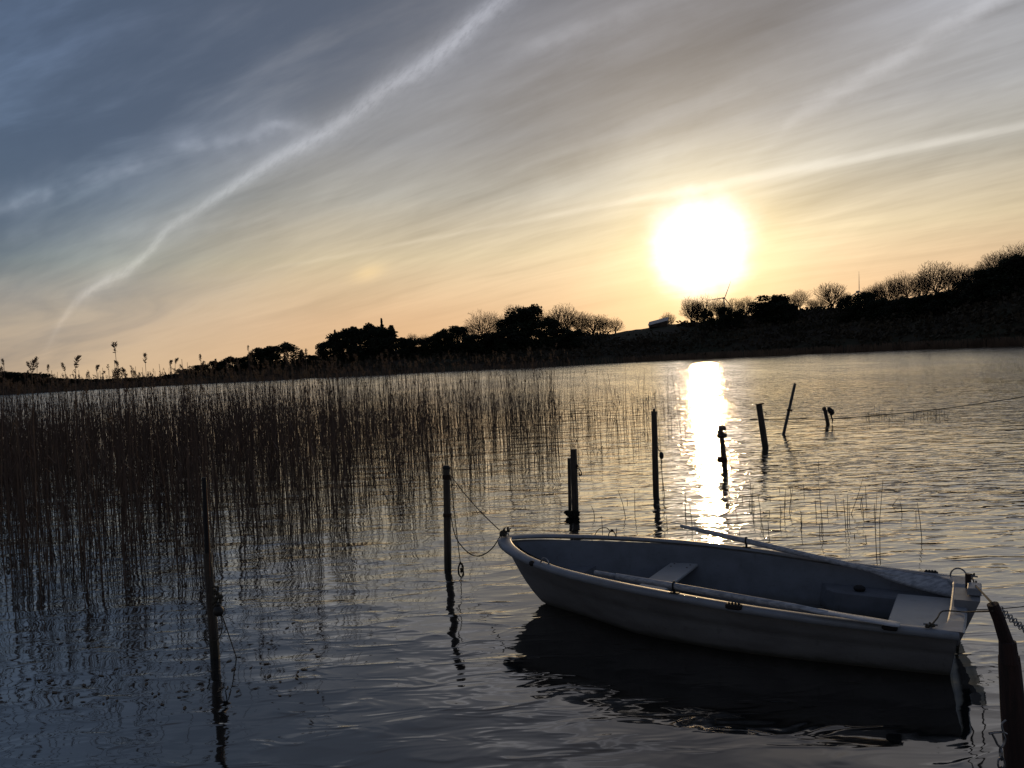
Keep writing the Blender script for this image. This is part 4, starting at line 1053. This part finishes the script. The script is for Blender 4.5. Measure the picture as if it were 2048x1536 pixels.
cl = onrim(1862, 1255, 1, .012); m = MB(); m.tube([cl + Vector((-.04, -.02, .014)), cl + Vector((.04, -.02, .014))], [.006, .006], 8); m.tube([cl + Vector((0, -.02, -.01)), cl + Vector((0, -.02, .014))], .009, 8); m.build('cleat', MT['steel'], boat)
cf = onrim(1944, 1153, -1, .012); m = MB(); m.tube([cf + Vector((-.04, .02, .014)), cf + Vector((.04, .02, .014))], .006, 8); m.tube([cf + Vector((0, .02, -.01)), cf + Vector((0, .02, .014))], .009, 8); m.build('cleat', MT['steel'], boat)
m = MB(); bt = Vector((AEND - .02, 0, .565)); m.tube([bt + Vector((-.03, -.02, 0)), bt + Vector((-.03, -.02, .02)), bt + Vector((-.03, .02, .02)), bt + Vector((-.03, .02, 0))], .006, 7); m.build('bow_ring', MT['steel'], boat)
m = MB()
for i in range(22): m.ball(wl(AEND - .03 + random.gauss(0, .018), random.choice([-.035, .03]) + random.gauss(0, .012), .59 + random.gauss(0, .014)), random.uniform(.009, .017), 7, jit=.6)
for i in range(4): m.tube([wl(AEND - .03 + random.gauss(0, .02), random.gauss(0, .03), .60), wl(AEND - .02 + random.gauss(0, .03), random.gauss(0, .05), .59 + random.uniform(-.02, .05))], .005, 5)
tag(m.build('rope_knot', MT['rope']), 'bulky rope knot sitting on the tip of the bow', 'knot')

# oars in their rowlocks
def lockat(side, a): return Vector((a, side * (beam(a) - .02), sheer(a)))
def oar(Lk, E, H, blade_w, label, up):
    """Lk lock point, E blade end, H handle end, world space"""
    o_ = empty('oar', Lk, label, 'oar', 'oars of the boat'); 
    ax_ = (E - Lk).normalized(); m = MB(); tot = (E - Lk).length; bl = .62
    n0 = E - ax_ * bl
    m.tube([H - Lk, H - Lk + (Lk - H) * .28], [.0165, .0175], 12); m.build('grip', MT['oar'], o_, True)
    m = MB(); m.tube([(Lk - H) * .28 + H - Lk, Vector((0, 0, 0)), n0 - Lk, n0 - Lk + ax_ * .2], [.0215, .0235, .021, .012], 12); m.build('shaft', MT['oar'], o_, True)
    side = ax_.cross(up).normalized(); nn = side.cross(ax_).normalized(); vs = []
    fr = [(0, .020, .010), (.10, .034, .008), (.25, .055, .006), (.45, blade_w * .85, .005), (.75, blade_w, .0045), (.95, blade_w, .004), (1.0, blade_w * .78, .003)]
    for f_, w_, th in fr:
        p = n0 - Lk + ax_ * bl * f_
        vs += [p - side * w_, p - side * w_ * .5 + nn * th, p + nn * (th + .003), p + side * w_ * .5 + nn * th, p + side * w_, p + side * w_ * .5 - nn * th, p - nn * th, p - side * w_ * .5 - nn * th]
    fs = [(i * 8 + j, i * 8 + (j + 1) % 8, i * 8 + 8 + (j + 1) % 8, i * 8 + 8 + j) for i in range(len(fr) - 1) for j in range(8)] + [tuple(range(len(vs) - 8, len(vs)))]
    m = MB(); m.add(vs, fs); m.build('blade', MT['oar'], o_, True)
    return o_
def rowlock(pt, top):
    m = MB(); m.tube([pt, Vector((pt.x, pt.y, top.z - .028))], [.011, .010], 8); m.box((pt.x, pt.y, pt.z + .006), (.07, .045, .012), bev=.003)
    c = Vector(top); m.tube([c + Vector((0, .030 * math.cos(q), .030 * math.sin(q))) for q in [2 * math.pi * i / 14 for i in range(15)]], .0065, 7, False)
    m.build('rowlock', MT['rubber'], boat, True)
La = onrim(1348, 1189, 1); Lt = loc(atz(1348, 1171, La.z + .055)); Lw = wl(La.x, -La.y, La.z + .058)
E = atz(1800, 1250, sheer(.35) + .025); 
ax_ = (Lw - E).normalized(); H = Lw + ax_ * .60
print('near oar: lock', proj(Lw), 'handle', proj(H), 'E', proj(E))
oar(Lw, E, H, .058, 'near oar, its blade lying flat along the near gunwale', Vector((0, 0, 1)))
rowlock(La, Vector((La.x, La.y, La.z + .058)))
Fa = onrim(1490, 1099, -1); Fw = wl(Fa.x, -Fa.y, Fa.z + .062)
E2 = atz(1922, 1182, .275); ax2 = (Fw - E2).normalized(); H2 = Fw + ax2 * .62
print('far oar: lock', proj(Fw), 'handle', proj(H2), 'E', proj(E2), (E2 - Fw).length)
oar(Fw, E2, H2, .075, 'far oar, its handle sticking out over the water and its blade inside the stern', (Vf * -.95 + Vector((0, 0, 1))).normalized())
rowlock(Fa, Vector((Fa.x, Fa.y, Fa.z + .062)))
# stern ropes
pst = pr(1985, 1222, -.02)
m = MB(); cw = wl(cl.x, -cl.y - .0, cl.z + .01); mid_ = wl(.10, -.30, .35); q2 = wl(-.02, -.26, .345)
m.tube(catmull([cw, cw.lerp(mid_, .5) - Vector((0, 0, .0)), mid_, q2, q2.lerp(pst, .5), pst], 5), .0048, 6)
for i in range(8): m.ball(cw + Vector((random.gauss(0, .02), random.gauss(0, .012), random.gauss(.004, .006))), random.uniform(.008, .013), 6, jit=.5)
tag(m.build('mooring_rope', MT['rope']), 'rope from the near stern cleat across the transom to the nearest post', 'rope', 'stern ropes')
cfw = wl(cf.x, -cf.y, cf.z + .01); pg = wl(-.07, .345, .37); pt2 = pr(1984, 1206, .0)
m = MB(); m.tube(catmull([cfw, cfw.lerp(pg, .5), pg, pg.lerp(pt2, .5), pt2], 5), .0052, 6)
for i in range(9): m.ball(cfw + Vector((random.gauss(0, .02), random.gauss(0, .012), random.gauss(.008, .008))), random.uniform(.008, .014), 6, jit=.5)
tag(m.build('mooring_rope', MT['rope']), 'rope from the far stern corner over the hook to the head of the nearest post', 'rope', 'stern ropes')
m = MB(); m.tube(sag(wl(-.04, .06, .27), aty(2150, 1196, 6.2), .02), .0035, 5)
tag(m.build('mooring_rope', MT['rope']), 'thin line stretched level from the transom out to the right', 'rope')
